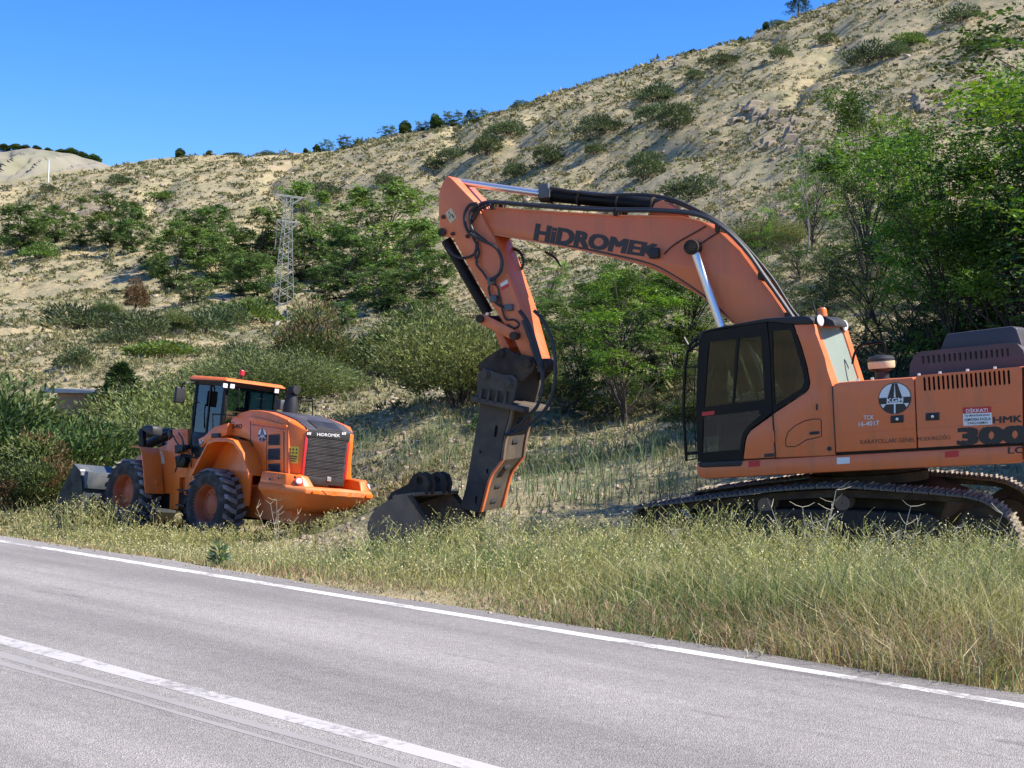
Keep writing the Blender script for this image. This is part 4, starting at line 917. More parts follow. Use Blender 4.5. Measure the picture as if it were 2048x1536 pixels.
# rear grille
G = lambda x, y: lr((x, y), a2)
gl = G(1206, 610); gr = G(1556, 640); gb = G(1203, 1020); gt = G(1206, 572)
b0, b9, c0, c9 = gl[1], gr[1], gb[2], gt[2]
gr_ = MB().box((a2-.025, b9, c0), (a2, b0, c9)).build('rear_grille', 'grille', ldr, bevel=.008)
for k in range(26):
    z = c0+.14+(c9-.18-c0-.14)*k/25; MB().box((a2-.038, b9+.03, z), (a2-.026, b0-.03, z+.016)).build('slat', 'grille', gr_)
for k in range(4):
    z = c0+.14+(c9-.18-c0-.14)*(k+1)/5; MB().box((a2-.043, b9+.02, z), (a2-.026, b0-.02, z+.012)).build('crossbar', 'black_plastic', gr_)
MB().box((a2-.05, b9-.04, c9-.15), (a2-.027, b0+.02, c9+.03)).build('grille_header', 'black_plastic', gr_, bevel=.006)
MB().box((a2-.05, b9, c0-.05), (a2-.026, b0, c0+.12)).build('grille_sill', 'black_plastic', gr_, bevel=.006)
MB().box((a2-.075, -.09, c0+.04), (a2-.05, .03, c0+.14)).build('latch', 'chrome', gr_, bevel=.01)
for s, b in ((1, b0+.035), (-1, b9-.035)): MB().box((a2-.03, b-.033, c0+.12), (a2+.01, b+.033, c9-.15)).build('red_strip', 'red_mark', ldr, bevel=.006)
a3 = a2-.05
lettering('lettering', 'HiDROMEK', [kA(1290, 622), kA(1492, 634), kA(1492, 606), kA(1290, 594)], 'white_mark', gr_, LD, 0, a3, -.003, .02)
for x in (1202, 1508): decal('slash_mark', [('white_mark', [(d, 0), (d+.22, 0), (d+.34, 1), (d+.12, 1)]) for d in (0, .33, .66)], [kA(x, 612), kA(x+36, 614), kA(x+36, 590), kA(x, 588)], gr_, LD, 0, a3, -.003)
# left flank print
KS = lambda s, q, m, bold: lettering('lettering', s, [kA(*p) for p in q], m, ldr, LD, 1, HBW, .004, bold)
KS('640', [(540, 562), (634, 556), (634, 514), (540, 520)], 'black_mark', .04); KS('HMK', [(541, 512), (575, 509), (575, 499), (541, 502)], 'black_mark', .0); KS('WL', [(541, 586), (575, 584), (575, 572), (541, 574)], 'black_mark', .0)
lettering('lettering', 'KARAYOLLARI GENEL MÜDÜRLÜĞÜ', [kA(716, 528), kA(1016, 572), kA(1016, 552), kA(716, 508)], 'black_mark', ldr, LD, 1, HBW, .006, .0)
decal('emblem', kgm_emblem(), [kA(774, 672), kA(850, 676), kA(850, 555), kA(774, 553)], ldr, LD, 1, HBW, .004)
# yellow sticker on the chamfered corner
pc = np.array([a1, HBW, 0]); pd = np.array([a2, HB2, 0]); dv = pd-pc; nn = unit(np.array([-dv[1]*-1, -dv[0]*1, 0]))
nn = unit(np.array([dv[1], -dv[0], 0])); nn = nn if nn[1] > 0 else -nn
CF = Frame(LD.pt(pc), LD.M.T@unit(dv), LD.M.T@nn, LD.M[2])
def corner_decal():
    sh = [('yellow_mark', rect(0, 0, 1, 1))]
    for r_ in range(2):
        for c_ in range(3):
            x, y = .12+c_*.29, .83-r_*.20; sh.append(('black_mark', [(x, y-.05), (x+.2, y-.05), (x+.15, y+.03), (x+.1, y+.07), (x+.04, y+.02)]))
    for k, (s) in enumerate(('5 M YAKLAŞMA', 'İŞ MAKİNASI', 'ÇALIŞIYOR')): pass
    for k in range(3): sh.append(('black_mark', rect(.1, .1+k*.14, .88-.1*(k == 0), .16+k*.14)))
    ms = list(dict.fromkeys(s[0] for s in sh)); b = MB()
    L = [LD.loc(CF.pt(CF.on(*kA(*p), 1, .006))) for p in ((1026, 856), (1124, 866), (1132, 718), (1034, 710))]
    ln = np.array([nn[0], nn[1], 0])
    for k, (m, poly) in enumerate(sh):
        b.cur = ms.index(m)
        b.add([(1-x)*(1-y)*L[0]+x*(1-y)*L[1]+x*y*L[2]+(1-x)*y*L[3]+ln*.0012*k for x, y in poly], [tuple(range(len(poly)))])
    b.build('warning_sticker', ms, ldr)
corner_decal()
# ---- counterweight / bumper
def ring(c, k, dz=0): return [(a, b, c+dz) for a, b in k]
A = -2.5
r0 = [(-1.72, 1.26), (-2.62, 1.24), (-2.98, .98), (-3.02, .6), (-3.02, -.6), (-2.98, -.98), (-2.62, -1.24), (-1.72, -1.26)]
r1 = [(-1.72, 1.28), (-2.66, 1.26), (-3.04, .98), (-3.08, .6), (-3.08, -.6), (-3.04, -.98), (-2.66, -1.26), (-1.72, -1.28)]
r2 = [(-1.75, 1.0), (-2.30, .95), (-2.68, .75), (-2.72, .5), (-2.72, -.5), (-2.68, -.75), (-2.30, -.95), (-1.75, -1.0)]
r3 = [(-1.75, .75), (-2.0, .72), (-2.2, .6), (-2.25, .4), (-2.25, -.4), (-2.2, -.6), (-2.0, -.72), (-1.75, -.75)]
cz = [lr((1300, 1085), -3.05)[2], lr((1300, 1130), -3.05)[2]]
lv = [(r0, cz[0]+.02), (r1, cz[0]-.03), (r1, cz[1]-.02), (r2, cz[1]-.30), (r3, cz[1]-.46)]
V = [p for k, c in lv for p in ring(c, k)]; F = [tuple(range(7, -1, -1)), tuple(range(32, 40))]
for q in range(4):
    for k in range(8): F.append((q*8+k, q*8+(k+1) % 8, q*8+8+(k+1) % 8, q*8+8+k))
cwt = MB().add(V, F).build('counterweight', 'ldr_dirty', ldr, bevel=.02)
zt = cz[0]+.02
for s in (1, -1):                                        # raised corners with the tail lamps
    MB().add([(-1.72, s*1.26, zt-.02), (-2.62, s*1.24, zt-.02), (-2.96, s*.97, zt-.02), (-3.0, s*.68, zt-.02), (-2.55, s*.72, zt-.02), (-1.72, s*.75, zt-.02),
              (-1.72, s*1.22, zt+.25), (-2.55, s*1.20, zt+.25), (-2.80, s*.97, zt+.24), (-2.82, s*.76, zt+.22), (-2.55, s*.76, zt+.25), (-1.72, s*.78, zt+.25)],
             [(0, 1, 7, 6), (1, 2, 8, 7), (2, 3, 9, 8), (3, 4, 10, 9), (4, 5, 11, 10), (5, 0, 6, 11), (6, 7, 8, 9, 10, 11), (5, 4, 3, 2, 1, 0)]).build('corner_block', 'ldr_paint', ldr, bevel=.03, seg=3)
    d = unit(np.array([-.62, s*.5, .35])); p = np.array([-2.83, s*1.03, zt+.10])
    MB().lathe(p-d*.03, d, [(0, .075), (.05, .075), (.065, .06), (.07, .001)], 18).build('tail_lamp', 'lamp_lens', ldr, smooth=True)
    MB().lathe(p-d*.035, d, [(0, .10), (.045, .10), (.045, .07)], 18).build('lamp_ring', 'red_lens', ldr, smooth=True)
rc = lr((1270, 1078), -3.09); re = lr((1600, 1088), -3.09)
z_a, z_b = cz[0]-.03, cz[1]-.02
MB().prism([(.55, z_a), (-.72, z_a), (-.55, z_b+.01), (.40, z_b+.01)], -3.092, -3.07, 0).build('recess', 'ldr_dirty', cwt)
for b in (.18, -.28): MB().prism([(b-.03, z_b), (b+.10, z_b), (b+.02, z_a), (b-.05, z_a)], -3.10, -3.08, 0).build('brace', 'ldr_paint', cwt)
for s in (.72, -.86): MB().box((-3.10, s-.1, z_b+.01), (-3.082, s+.1, z_a-.01)).build('tow_plate', 'ldr_paint', cwt, bevel=.006)
# ---- rear fenders: bent plates over the wheels
def bent(path, bi, bo, th, name, m, parent=ldr):
    P = [np.array(p) for p in path]; n = len(P); V = []
    for b in (bo, bi):
        for off in (0, -th):
            for i in range(n):
                t = unit(P[min(i+1, n-1)]-P[max(i-1, 0)]); nn_ = np.array([-t[1], t[0]]); nn_ = nn_ if nn_[1] >= 0 else -nn_
                q = P[i]+nn_*off; V.append((q[0], b, q[1]))
    F = []
    for i in range(n-1):
        F += [(i, i+1, 2*n+i+1, 2*n+i), (n+i, 3*n+i, 3*n+i+1, n+i+1), (i, n+i, n+i+1, i+1), (2*n+i, 2*n+i+1, 3*n+i+1, 3*n+i)]
    F += [(0, 2*n, 3*n, n), (n-1, 2*n-1, 4*n-1, 3*n-1)]
    return MB().add(V, F).build(name, m, parent, bevel=.006)
fp = lP([(182, 965), (335, 668), (400, 640), (500, 640), (560, 660), (640, 770), (692, 962)], 1.40)
for s in (1, -1):
    bent(fp, s*.93, s*1.40, .03, 'rear_fender', 'ldr_paint')
    MB().prism([(x, z) for x, z in fp]+[(x, z-.09) for x, z in fp[::-1]], s*1.385, s*1.41, 1).build('fender_lip', 'ldr_paint', ldr, bevel=.006)
    inn = lP([(182, 965), (335, 690), (420, 660), (560, 690), (640, 790), (692, 962)], 1.0)
    MB().prism(inn+[(inn[-1][0], .9), (inn[0][0], .9)], s*.88, s*.92, 1).build('wheel_arch', 'ldr_paint', ldr)
# lit wedge beside the cab, step box and platform
wd = [(244, 652), (300, 622), (378, 548), (505, 507), (495, 615), (345, 662), (268, 722)]
for s in (1, -1): MB().prism(lP(wd, 1.1), s*.80, s*1.1, 1).build('cab_side_cowl', 'ldr_paint', ldr, bevel=.02)
decal('emblem', kgm_emblem(), [kA(258, 712), kA(298, 690), kA(298, 650), kA(258, 668)], ldr, LD, 1, 1.1, .004)
MB().prism(lP([(372, 602), (440, 600), (440, 636), (372, 640)], 1.12), 1.0, 1.16, 1).build('step_box', 'black_plastic', ldr, bevel=.01)
# ---- cab
lc = sub_empty('cab', ldr)
ca, cf, cbw = .58, 1.72, .80
zt_ = l2((446, 175), cbw)[1]; zb_ = 1.95
zt2 = zt_-.02
for (a, b) in ((ca, cbw), (ca, -cbw), (cf, cbw), (cf, -cbw)):
    MB().add([(a-.05, b-.05*np.sign(b)*2, zb_), (a+.05, b-.1*np.sign(b), zb_), (a+.05, b, zb_), (a-.05, b, zb_), (a-.05, b-.1*np.sign(b), zt2), (a+.05, b-.1*np.sign(b), zt2), (a+.05, b, zt2), (a-.05, b, zt2)],
             [(0,3,2,1),(4,5,6,7),(0,1,5,4),(1,2,6,5),(2,3,7,6),(3,0,4,7)]).build('pillar', 'black_paint', lc, bevel=.01)
am = l2((345, 300), cbw)[0]
for s in (1, -1):
    MB().box((am-.02, min(s*cbw, s*(cbw-.05)), 2.5), (am+.03, max(s*cbw, s*(cbw-.05)), zt2)).build('door_post', 'black_paint', lc)
    MB().box((ca+.05, s*(cbw-.03)-.012, 2.5), (cf-.05, s*(cbw-.03)+.012-.004, zt2)).build('side_glass', 'door_glass', lc)
    MB().box((ca+.05, s*(cbw-.03)-.03, zb_-.35), (cf-.05, s*(cbw-.03)+.03, 2.5)).build('door_lower', 'black_paint', lc, bevel=.01)
MB().box((ca-.04, -cbw+.1, zb_), (ca+.02, cbw-.1, 2.62)).build('rear_panel', 'black_paint', lc)
MB().box((ca-.03, -cbw+.1, 2.62), (ca-.02, cbw-.1, zt2)).build('rear_glass', 'clear_glass', lc)
MB().box((cf+.02, -cbw+.1, 2.1), (cf+.03, cbw-.1, zt2)).build('windscreen', 'clear_glass', lc)
MB().box((ca, -cbw+.05, zb_-.4), (cf, cbw-.05, zb_+.1)).build('cab_floor', 'interior', lc)
MB().add([(ca-.02, -.82, zt2+.0), (cf+.12, -.82, zt2+.0), (cf+.12, .82, zt2), (ca-.02, .82, zt2), (ca-.18, -.9, zt2+.12), (cf+.22, -.9, zt2+.12), (cf+.22, .9, zt2+.12), (ca-.18, .9, zt2+.12)], [(0,3,2,1),(4,5,6,7),(0,1,5,4),(1,2,6,5),(2,3,7,6),(3,0,4,7)]).build('roof_underside', 'black_plastic', lc, bevel=.02)
MB().add([(ca-.20, -.92, zt2+.115), (cf+.24, -.92, zt2+.115), (cf+.24, .92, zt2+.115), (ca-.20, .92, zt2+.115), (ca-.10, -.84, zt2+.20), (cf+.14, -.84, zt2+.22), (cf+.14, .84, zt2+.22), (ca-.10, .84, zt2+.20)], [(0,3,2,1),(4,5,6,7),(0,1,5,4),(1,2,6,5),(2,3,7,6),(3,0,4,7)]).build('roof', 'ldr_paint', lc, bevel=.03, seg=3)
st = MB().box((.95, -.28, 2.15), (1.40, .28, 2.35)).build('seat', 'seat_cloth', lc, bevel=.05, seg=3)
MB().box((.85, -.27, 2.3), (1.0, .27, 2.98)).build('seat_back', 'seat_cloth', lc, bevel=.05, seg=3); MB().box((.88, -.13, 2.98), (.98, .13, 3.2)).build('headrest', 'seat_cloth', lc, bevel=.04, seg=3)
MB().box((.83, -.29, 2.62), (.852, .29, 3.0)).build('seat_cover', 'pale_cloth', lc, bevel=.008)
MB().box((.95, -.25, 1.95), (1.35, .25, 2.15)).build('seat_base', 'interior', lc)
MB().tube([(1.55, 0, 2.0), (1.45, 0, 2.72)], .03, 8).build('steering_column', 'interior', lc)
th_ = np.linspace(0, 2*math.pi, 21); MB().tube([(1.43+.05*math.sin(t), .19*math.cos(t), 2.74+.18*math.sin(t)) for t in th_], .014, 6).build('steering_wheel', 'interior', lc)
# lamps, beacon, mirror, rails
for (x, y, a, b) in ((546, 186, ca-.16, None), (935, 228, ca-.16, None), (484, 180, ca-.16, None)):
    p = lr((x, y), a); MB().box(p-np.array([.0, .07, .06]), p+np.array([.07, .07, .06])).build('work_light_body', 'black_plastic', lc, bevel=.012)
    MB().box(p-np.array([.012, .062, .05]), p+np.array([.001, .062, .05])).build('work_light', 'lamp_lens', lc)
p = l3((625, 200), .05); q = l3((627, 105), .05)
cyl('beacon_pole', p, q, .015, 'black_paint', lc, 8); ux = np.array([0, 0, 1.])
MB().lathe(q-ux*.02, ux, [(0, .02), (.03, .065), (.06, .07)], 16).build('beacon_base', 'black_plastic', lc, smooth=True)
MB().lathe(q+ux*.03, ux, [(0, .068), (.12, .06), (.14, .045), (.145, .001)], 16).build('beacon', 'red_lens', lc, smooth=True)
mp = l3((88, 265), 1.25)
MB().box(mp-np.array([.04, .13, .19]), mp+np.array([.06, .14, .20])).build('mirror', 'black_plastic', lc, bevel=.03, seg=3)
MB().tube(spline([l3((240, 155), .85), l3((150, 152), 1.15), l3((112, 165), 1.25), l3((105, 200), 1.25)], 5), .016, 6).build('mirror_arm', 'black_paint', lc, smooth=True)
def rail(pts, b, r=.016): MB().tube(spline([l3(p, b) for p in pts], 4), r, 6).build('handrail', 'black_paint', ldr, smooth=True)
rail([(200, 545), (200, 430), (208, 345), (235, 325), (255, 330)], .95)
rail([(378, 615), (378, 440), (380, 432), (500, 438), (590, 445)], 1.0); rail([(470, 440), (478, 330), (480, 225), (500, 212), (590, 212), (606, 225), (606, 380)], .95)
rail([(1125, 410), (1130, 300), (1145, 288), (1235, 292), (1250, 305), (1250, 455)], -.80); rail([(1140, 420), (1145, 330), (1160, 318), (1245, 322)], -.85, .012)
MB().tube(spline([l3((1300, 470), .9, kL), l3((1350, 560), 1.0, kL), l3((1330, 700), 1.02, kL), l3((1260, 900), .95, kL)], 5), .02, 6).build('hose', 'hose', ldr, smooth=True)
MB().tube(spline([l3((1240, 500), .88, kL), l3((1300, 600), .95, kL), l3((1420, 700), .95, kL), l3((1440, 850), .9, kL)], 5), .018, 6).build('hose', 'hose', ldr, smooth=True)
for p in ((880, 1000), (960, 990), (1100, 985)): q = l3(p, 1.27); MB().lathe(q, (0, 1, 0), [(0, .03), (.02, .03), (.02, .001)], 8).build('bolt', 'dark_steel', ldr)
# exhaust stack
e0 = l3((1055, 420), -.45); e1 = l3((1060, 262), -.45); e2_ = l3((1108, 222), -.45)
MB().lathe(e0-ux*.05, ux, [(0, .001), (0, .19), (.25, .18), (e1[2]-e0[2]-.02, .135), (e1[2]-e0[2]+.05, .125)], 22).build('exhaust_stack', 'black_plastic', ldr, smooth=True)
MB().tube([e1-ux*.05, e1+ux*.06, e1+(e2_-e1)*.5+ux*.06, e2_+(e2_-e1)*.1], [.115, .115, .11, .11], 16).build('exhaust_elbow', 'black_plastic', ldr, smooth=True)
p = l3((975, 350), -.6); MB().box(p-np.array([.1, .1, .12]), p+np.array([.1, .1, .12])).build('air_intake', 'grey_paint', ldr, bevel=.02)
# ---- front frame, fender, boom arms, bucket
ff = [(985, 640), (1160, 640), (1215, 432), (1395, 425), (1402, 620), (1478, 720), (1432, 960), (1310, 960), (1292, 1310), (1197, 1303), (1202, 1135), (975, 1130)]
for s in (1, -1): MB().prism(lP(ff, .82, kL), s*.70, s*.82, 1).build('frame_plate', 'ldr_paint', ldr, bevel=.012)
mid_ = [(1225, 440), (1390, 432), (1400, 620), (1280, 1200), (1205, 1200)]; MB().prism(lP(mid_, .82, kL), -.7, .7, 1).build('front_tower', 'ldr_dirty', ldr)
mk = [(1108, 672), (1128, 672), (1130, 692), (1110, 694)]; MB().prism(lP(mk, .82, kL), .82, .835, 1).build('sun_dot', 'cream_mark', ldr)  # cream dot painted for sunlight coming through the frame
MB().prism(lP([(1112, 712), (1136, 710), (1156, 800), (1134, 815)], .82, kL), .82, .835, 1).build('sun_slit', 'cream_mark', ldr)  # cream bar, sunlight through a gap put in as colour
fpath = lP([(775, 612), (878, 622), (900, 700), (915, 850), (925, 1000), (940, 1128)], 1.40, kL)
for s in (1, -1):
    bent(fpath, s*.86, s*1.40, .03, 'front_fender', 'ldr_paint')
    fl2 = lP([(975, 665), (1000, 690), (1028, 900), (1040, 940), (1075, 1000), (1060, 1068), (1035, 1075), (1000, 940), (975, 800)], 1.05, kL)
    MB().prism(fl2, s*1.0, s*1.10, 1).build('fender_flap', 'ldr_paint', ldr, bevel=.01)
# black hydraulics and headlamp carrier above the front frame
MB().prism(lP([(875, 625), (880, 440), (905, 425), (925, 450), (935, 625)], .75, kL), .70, .80, 1).build('lamp_post', 'black_paint', ldr, bevel=.01)
MB().prism(lP([(918, 430), (940, 395), (1000, 388), (1050, 395), (1055, 430), (1050, 500), (960, 460)], .75, kL), .55, .85, 1).build('headlamp', 'black_plastic', ldr, bevel=.03)
cyl('lift_cylinder', l3((960, 600), .45, kL), l3((1225, 480), .45, kL), .12, 'black_paint', ldr); cyl('tilt_cylinder', l3((900, 480), 0, kL), l3((1240, 470), 0, kL), .13, 'black_paint', ldr)
MB().prism(lP([(930, 470), (960, 465), (1060, 600), (990, 620)], .3, kL), -.1, .1, 1).build('bell_crank', 'black_paint', ldr, bevel=.01)
MB().prism(lP([(1190, 440), (1240, 430), (1245, 520), (1200, 560)], .8, kL), .6, .84, 1).build('pivot_housing', 'black_paint', ldr, bevel=.03)
# hydraulic bits beside the frame
for (q, m) in (([(1270, 605), (1380, 600), (1385, 640), (1300, 690), (1275, 700)], 'black_plastic'), ([(1275, 730), (1370, 700), (1400, 760), (1370, 850), (1290, 850)], 'black_paint')): MB().prism(lP(q, .95, kL), .84, 1.0, 1).build('valve_block', m, ldr, bevel=.02)
for (a, c) in (((1350, 720), (1500, 745)), ((1440, 540), (1450, 720))): cyl('pipe', l3(a, 1.0, kL), l3(c, 1.0, kL), .022, 'black_paint', ldr, 8)
for k in range(2): MB().box((1.2, .86, 1.05-k*.36), (1.55, 1.15, 1.09-k*.36)).build('step', 'black_paint', ldr)
MB().box((1.1, -.9, .95), (1.7, .86, 1.9)).build('fuel_tank', 'ldr_paint', ldr, bevel=.04)
# lift arms and bucket
for s in (.55, -.55):
    MB().prism([(2.6, 2.05), (2.9, 2.15), (4.2, 1.75), (5.1, .95), (5.25, .6), (5.0, .5), (4.7, .75), (3.9, 1.35), (2.6, 1.75)], s-.06, s+.06, 1).build('lift_arm', 'ldr_paint', ldr, bevel=.01)
BB = 1.45
q0 = l3((148, 822), BB, kL); ab = q0[0]
bp = [(ab-.30, q0[2]-.02), (ab-.62, q0[2]-.62), (ab-.60, q0[2]-1.05), (ab-.30, q0[2]-1.38), (ab+.2, q0[2]-1.46), (ab+.95, q0[2]-1.46)]
bp = [(ab-.05, q0[2]), (ab-.42, q0[2]-.18), (ab-.62, q0[2]-.62), (ab-.55, q0[2]-1.05), (ab-.25, q0[2]-1.38), (ab+.2, q0[2]-1.46), (ab+.95, q0[2]-1.46)]
bw = sub_empty('bucket', ldr)
MB().prism(bp+[(x+.03, z+.03) for x, z in bp[::-1]], -BB, BB, 1).build('shell', 'grey_paint', bw)
for s in (-BB-.03, BB): MB().prism(bp+[(ab+.5, q0[2]-.8)], s, s+.03, 1).build('side_plate', 'black_paint', bw)
MB().prism([(ab-.05, q0[2]), (ab-.42, q0[2]-.18), (ab-.42, q0[2]+.02), (ab-.1, q0[2]+.22)], -BB+.5, -BB+1.5, 1).build('spill_guard', 'grey_paint', bw)
for s in (-.6, .5): MB().prism([(ab-.40, q0[2]-.15), (ab-.75, q0[2]-.7), (ab-.72, q0[2]-1.0), (ab-.45, q0[2]-1.1), (ab-.2, q0[2]-.5)], s, s+.06, 1).build('hinge_plate', 'black_paint', bw)
MB().box((ab-.70, -BB+.05, q0[2]-.55), (ab-.52, BB-.02, q0[2]-.12)).build('rear_wall', 'grey_paint', bw, bevel=.01)
decal('data_plate', [('white_mark', rect(0, 0, 1, 1))], [kL(222, 888), kL(275, 890), kL(275, 872), kL(222, 868)], bw, LD, 0, ab-.70, -.004)
# ================================================================== PYLON, POLES, HUT
def pylon():
    g = ground(564, 650); Yd = g[1]; k = Yd/FPX
    Ht = 256*k; o = empty('power_pylon', 'pale steel lattice power pylon standing on the hillside', 'pylon', Matrix.Translation(g) @ Matrix.Rotation(R_(31), 4, 'Z') @ Matrix.Rotation(R_(1.2), 4, 'Y'))
    wb, wt = .92, .36; zt = Ht; zs = Ht*.80
    def hw(z): return wb+(wt-wb)*min(z, zs)/zs
    cs = [(1, 1), (-1, 1), (-1, -1), (1, -1)]; T = .042
    for sx, sy in cs:
        MB().bar((sx*wb, sy*wb, -.3), (sx*wt, sy*wt, zs), T, T, 4).build('leg', 'galvanised', o)
        MB().bar((sx*wt, sy*wt, zs), (sx*wt, sy*wt, zt), T*.9, T*.9, 4).build('leg', 'galvanised', o)
    zz = [0]
    while zz[-1] < zt-.5: zz.append(zz[-1]+max(.5, hw(zz[-1])*.95))
    zz[-1] = zt
    for i in range(len(zz)-1):
        for f in range(4):
            a, b = cs[f], cs[(f+1) % 4]; ha, hb = hw(zz[i]), hw(zz[i+1])
            for (p, q) in (((a, b),) if i % 2 == 0 else ((b, a),)):
                MB().bar((p[0]*ha, p[1]*ha, zz[i]), (q[0]*hb, q[1]*hb, zz[i+1]), T*.62, T*.62, 4).build('brace', 'galvanised', o)
    for z, L in ((zt, 1.6), (zs, 1.25)):
        for s in (-1, 1):
            MB().bar((-L, s*wt, z+.05), (L, s*wt, z+.05), T*.9, T*.9, 4).build('cross_arm', 'galvanised', o)
            for e in (-1, 1): MB().bar((e*L*.9, s*wt, z), (e*wt, s*wt, z-.75), T*.7, T*.7, 4).build('brace', 'galvanised', o)
        for x in (-L, L):
            MB().lathe((x*.93, 0, z-.5), (0, 0, 1), [(0, .03), (.05, .09), (.1, .04), (.17, .09), (.24, .04), (.31, .09), (.38, .03), (.55, .03)], 8).build('insulator', 'rust_steel', o)
        for x in (-L, L): MB().bar((x, -wt, z+.05), (x, wt, z+.05), T*.7, T*.7, 4).build('end_bar', 'galvanised', o)
    MB().bar((-1.1, .2, zs*.72), (-.95, .2, zs+.2), .035, .035, 6).build('switch_rod', 'galvanised', o)
    for sx, sy in cs: MB().box((sx*wb-.25, sy*wb-.25, -.8), (sx*wb+.25, sy*wb+.25, .12)).build('footing', 'concrete', o, bevel=.02)
pylon()
def pole(px, py, h_px, r, label, m, nm='utility_pole', Y=None, arm=True):
    g = ground(px, py) if Y is None else at_depth(px, Y); h = h_px*g[1]/FPX
    o = empty(nm, label, 'pole', Matrix.Translation(g)); MB().bar((0, 0, -.5), (0, 0, h), r, r*.7, 10).build('shaft', m, o, smooth=True)
    if arm:
        MB().box((-.8, -.05, h-.35), (.8, .05, h-.22)).build('cross_arm', m, o)
        for x in (-.7, 0, .7): MB().bar((x, 0, h-.22), (x, 0, h-.05), .05, .03, 6).build('insulator', m, o)
pole(96, 366, 46, .26, 'slim white utility pole on the left skyline below the pale hill', 'white_plaster')
pole(1570, 42, 36, .14, 'thin dark pole beside the tallest conifer on the right ridge', 'bark')
def hut():
    g = at_depth(150, 60); zt = CAM_H+ray(150, 776)[2]*60
    o = empty('brick_hut', 'low brick hut with flat concrete roof behind the left bushes', 'hut', Matrix.Translation((g[0], g[1], zt-2.5)) @ Matrix.Rotation(R_(-12), 4, 'Z'))
    m = bpy.data.materials.new('brickwork'); N, L, b = nodes(m); b.inputs['Roughness'].default_value = .9
    tc = N.new('ShaderNodeTexCoord'); mpn = N.new('ShaderNodeMapping'); mpn.inputs['Rotation'].default_value = (R_(90), 0, 0); L.new(tc.outputs['Object'], mpn.inputs[0])
    bt = N.new('ShaderNodeTexBrick'); L.new(mpn.outputs[0], bt.inputs['Vector']); bt.inputs['Scale'].default_value = 1; bt.inputs['Brick Width'].default_value = .38; bt.inputs['Row Height'].default_value = .19; bt.inputs['Mortar Size'].default_value = .014
    bt.inputs['Color1'].default_value = (.42, .24, .13, 1); bt.inputs['Color2'].default_value = (.34, .2, .12, 1); bt.inputs['Mortar'].default_value = (.25, .2, .15, 1); L.new(bt.outputs[0], b.inputs['Base Color'])
    MATS['brickwork'] = m
    MB().box((-.65, -.2, -1.2), (.9, 2.2, 2.28)).build('wall', 'brickwork', o, bevel=.01)
    MB().box((-1.1, -.5, 2.29), (1.15, 2.6, 2.47)).build('roof_slab', 'concrete', o, bevel=.02)
hut()

# ================================================================== VEGETATION
def diamonds(P, D, L, W, rg, flat=0.):
    "leaf diamonds at P along unit D; returns verts, quads"
    n = len(P); q = rg.normal(size=(n, 3)); q[:, 2] += flat*np.sign(rg.normal(size=n))
    S = np.cross(D, q); S /= np.linalg.norm(S, axis=1)[:, None]+1e-9
    L = np.broadcast_to(L, (n,))[:, None]; W = np.broadcast_to(W, (n,))[:, None]
    V = np.stack([P, P+D*L*.45+S*W*.5, P+D*L, P+D*L*.45-S*W*.5], 1).reshape(-1, 3)
    F = np.arange(n*4).reshape(-1, 4); return V, F
def nrm(a): return a/(np.linalg.norm(a, axis=-1, keepdims=True)+1e-9)
def rep(c, k=4): return np.repeat(c, k, 0)
def pick(rg, n, cols, jit=.25):
    c = np.array(cols)[rg.integers(0, len(cols), n)]; return np.clip(c*(1+rg.normal(size=(n, 1))*jit), .005, .9)
def branchwork(b, rg, base, tips, r0, n=6):
    for t, fr in tips:
        s = base(fr); t = np.array(t); mid = (s+t)/2+rg.normal(size=3)*.06*np.linalg.norm(t-s)+np.array([0, 0, .05*np.linalg.norm(t-s)])
        r = r0*(1-fr)*.55+.006; b.tube([s, mid, t], [r, r*.6, r*.2+.003], 5, False)
GREEN_L = [(.09, .175, .02), (.065, .135, .02), (.12, .22, .025), (.05, .105, .02), (.14, .23, .032)]
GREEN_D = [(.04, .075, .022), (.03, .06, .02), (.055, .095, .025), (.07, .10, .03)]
GREEN_J = [(0.072, 0.111, 0.033), (0.052, 0.091, 0.029), (0.104, 0.137, 0.039), (0.130, 0.150, 0.046)]
OLIVE = [(0.176, 0.203, 0.061), (0.135, 0.169, 0.054), (0.230, 0.243, 0.081), (0.108, 0.135, 0.047)]
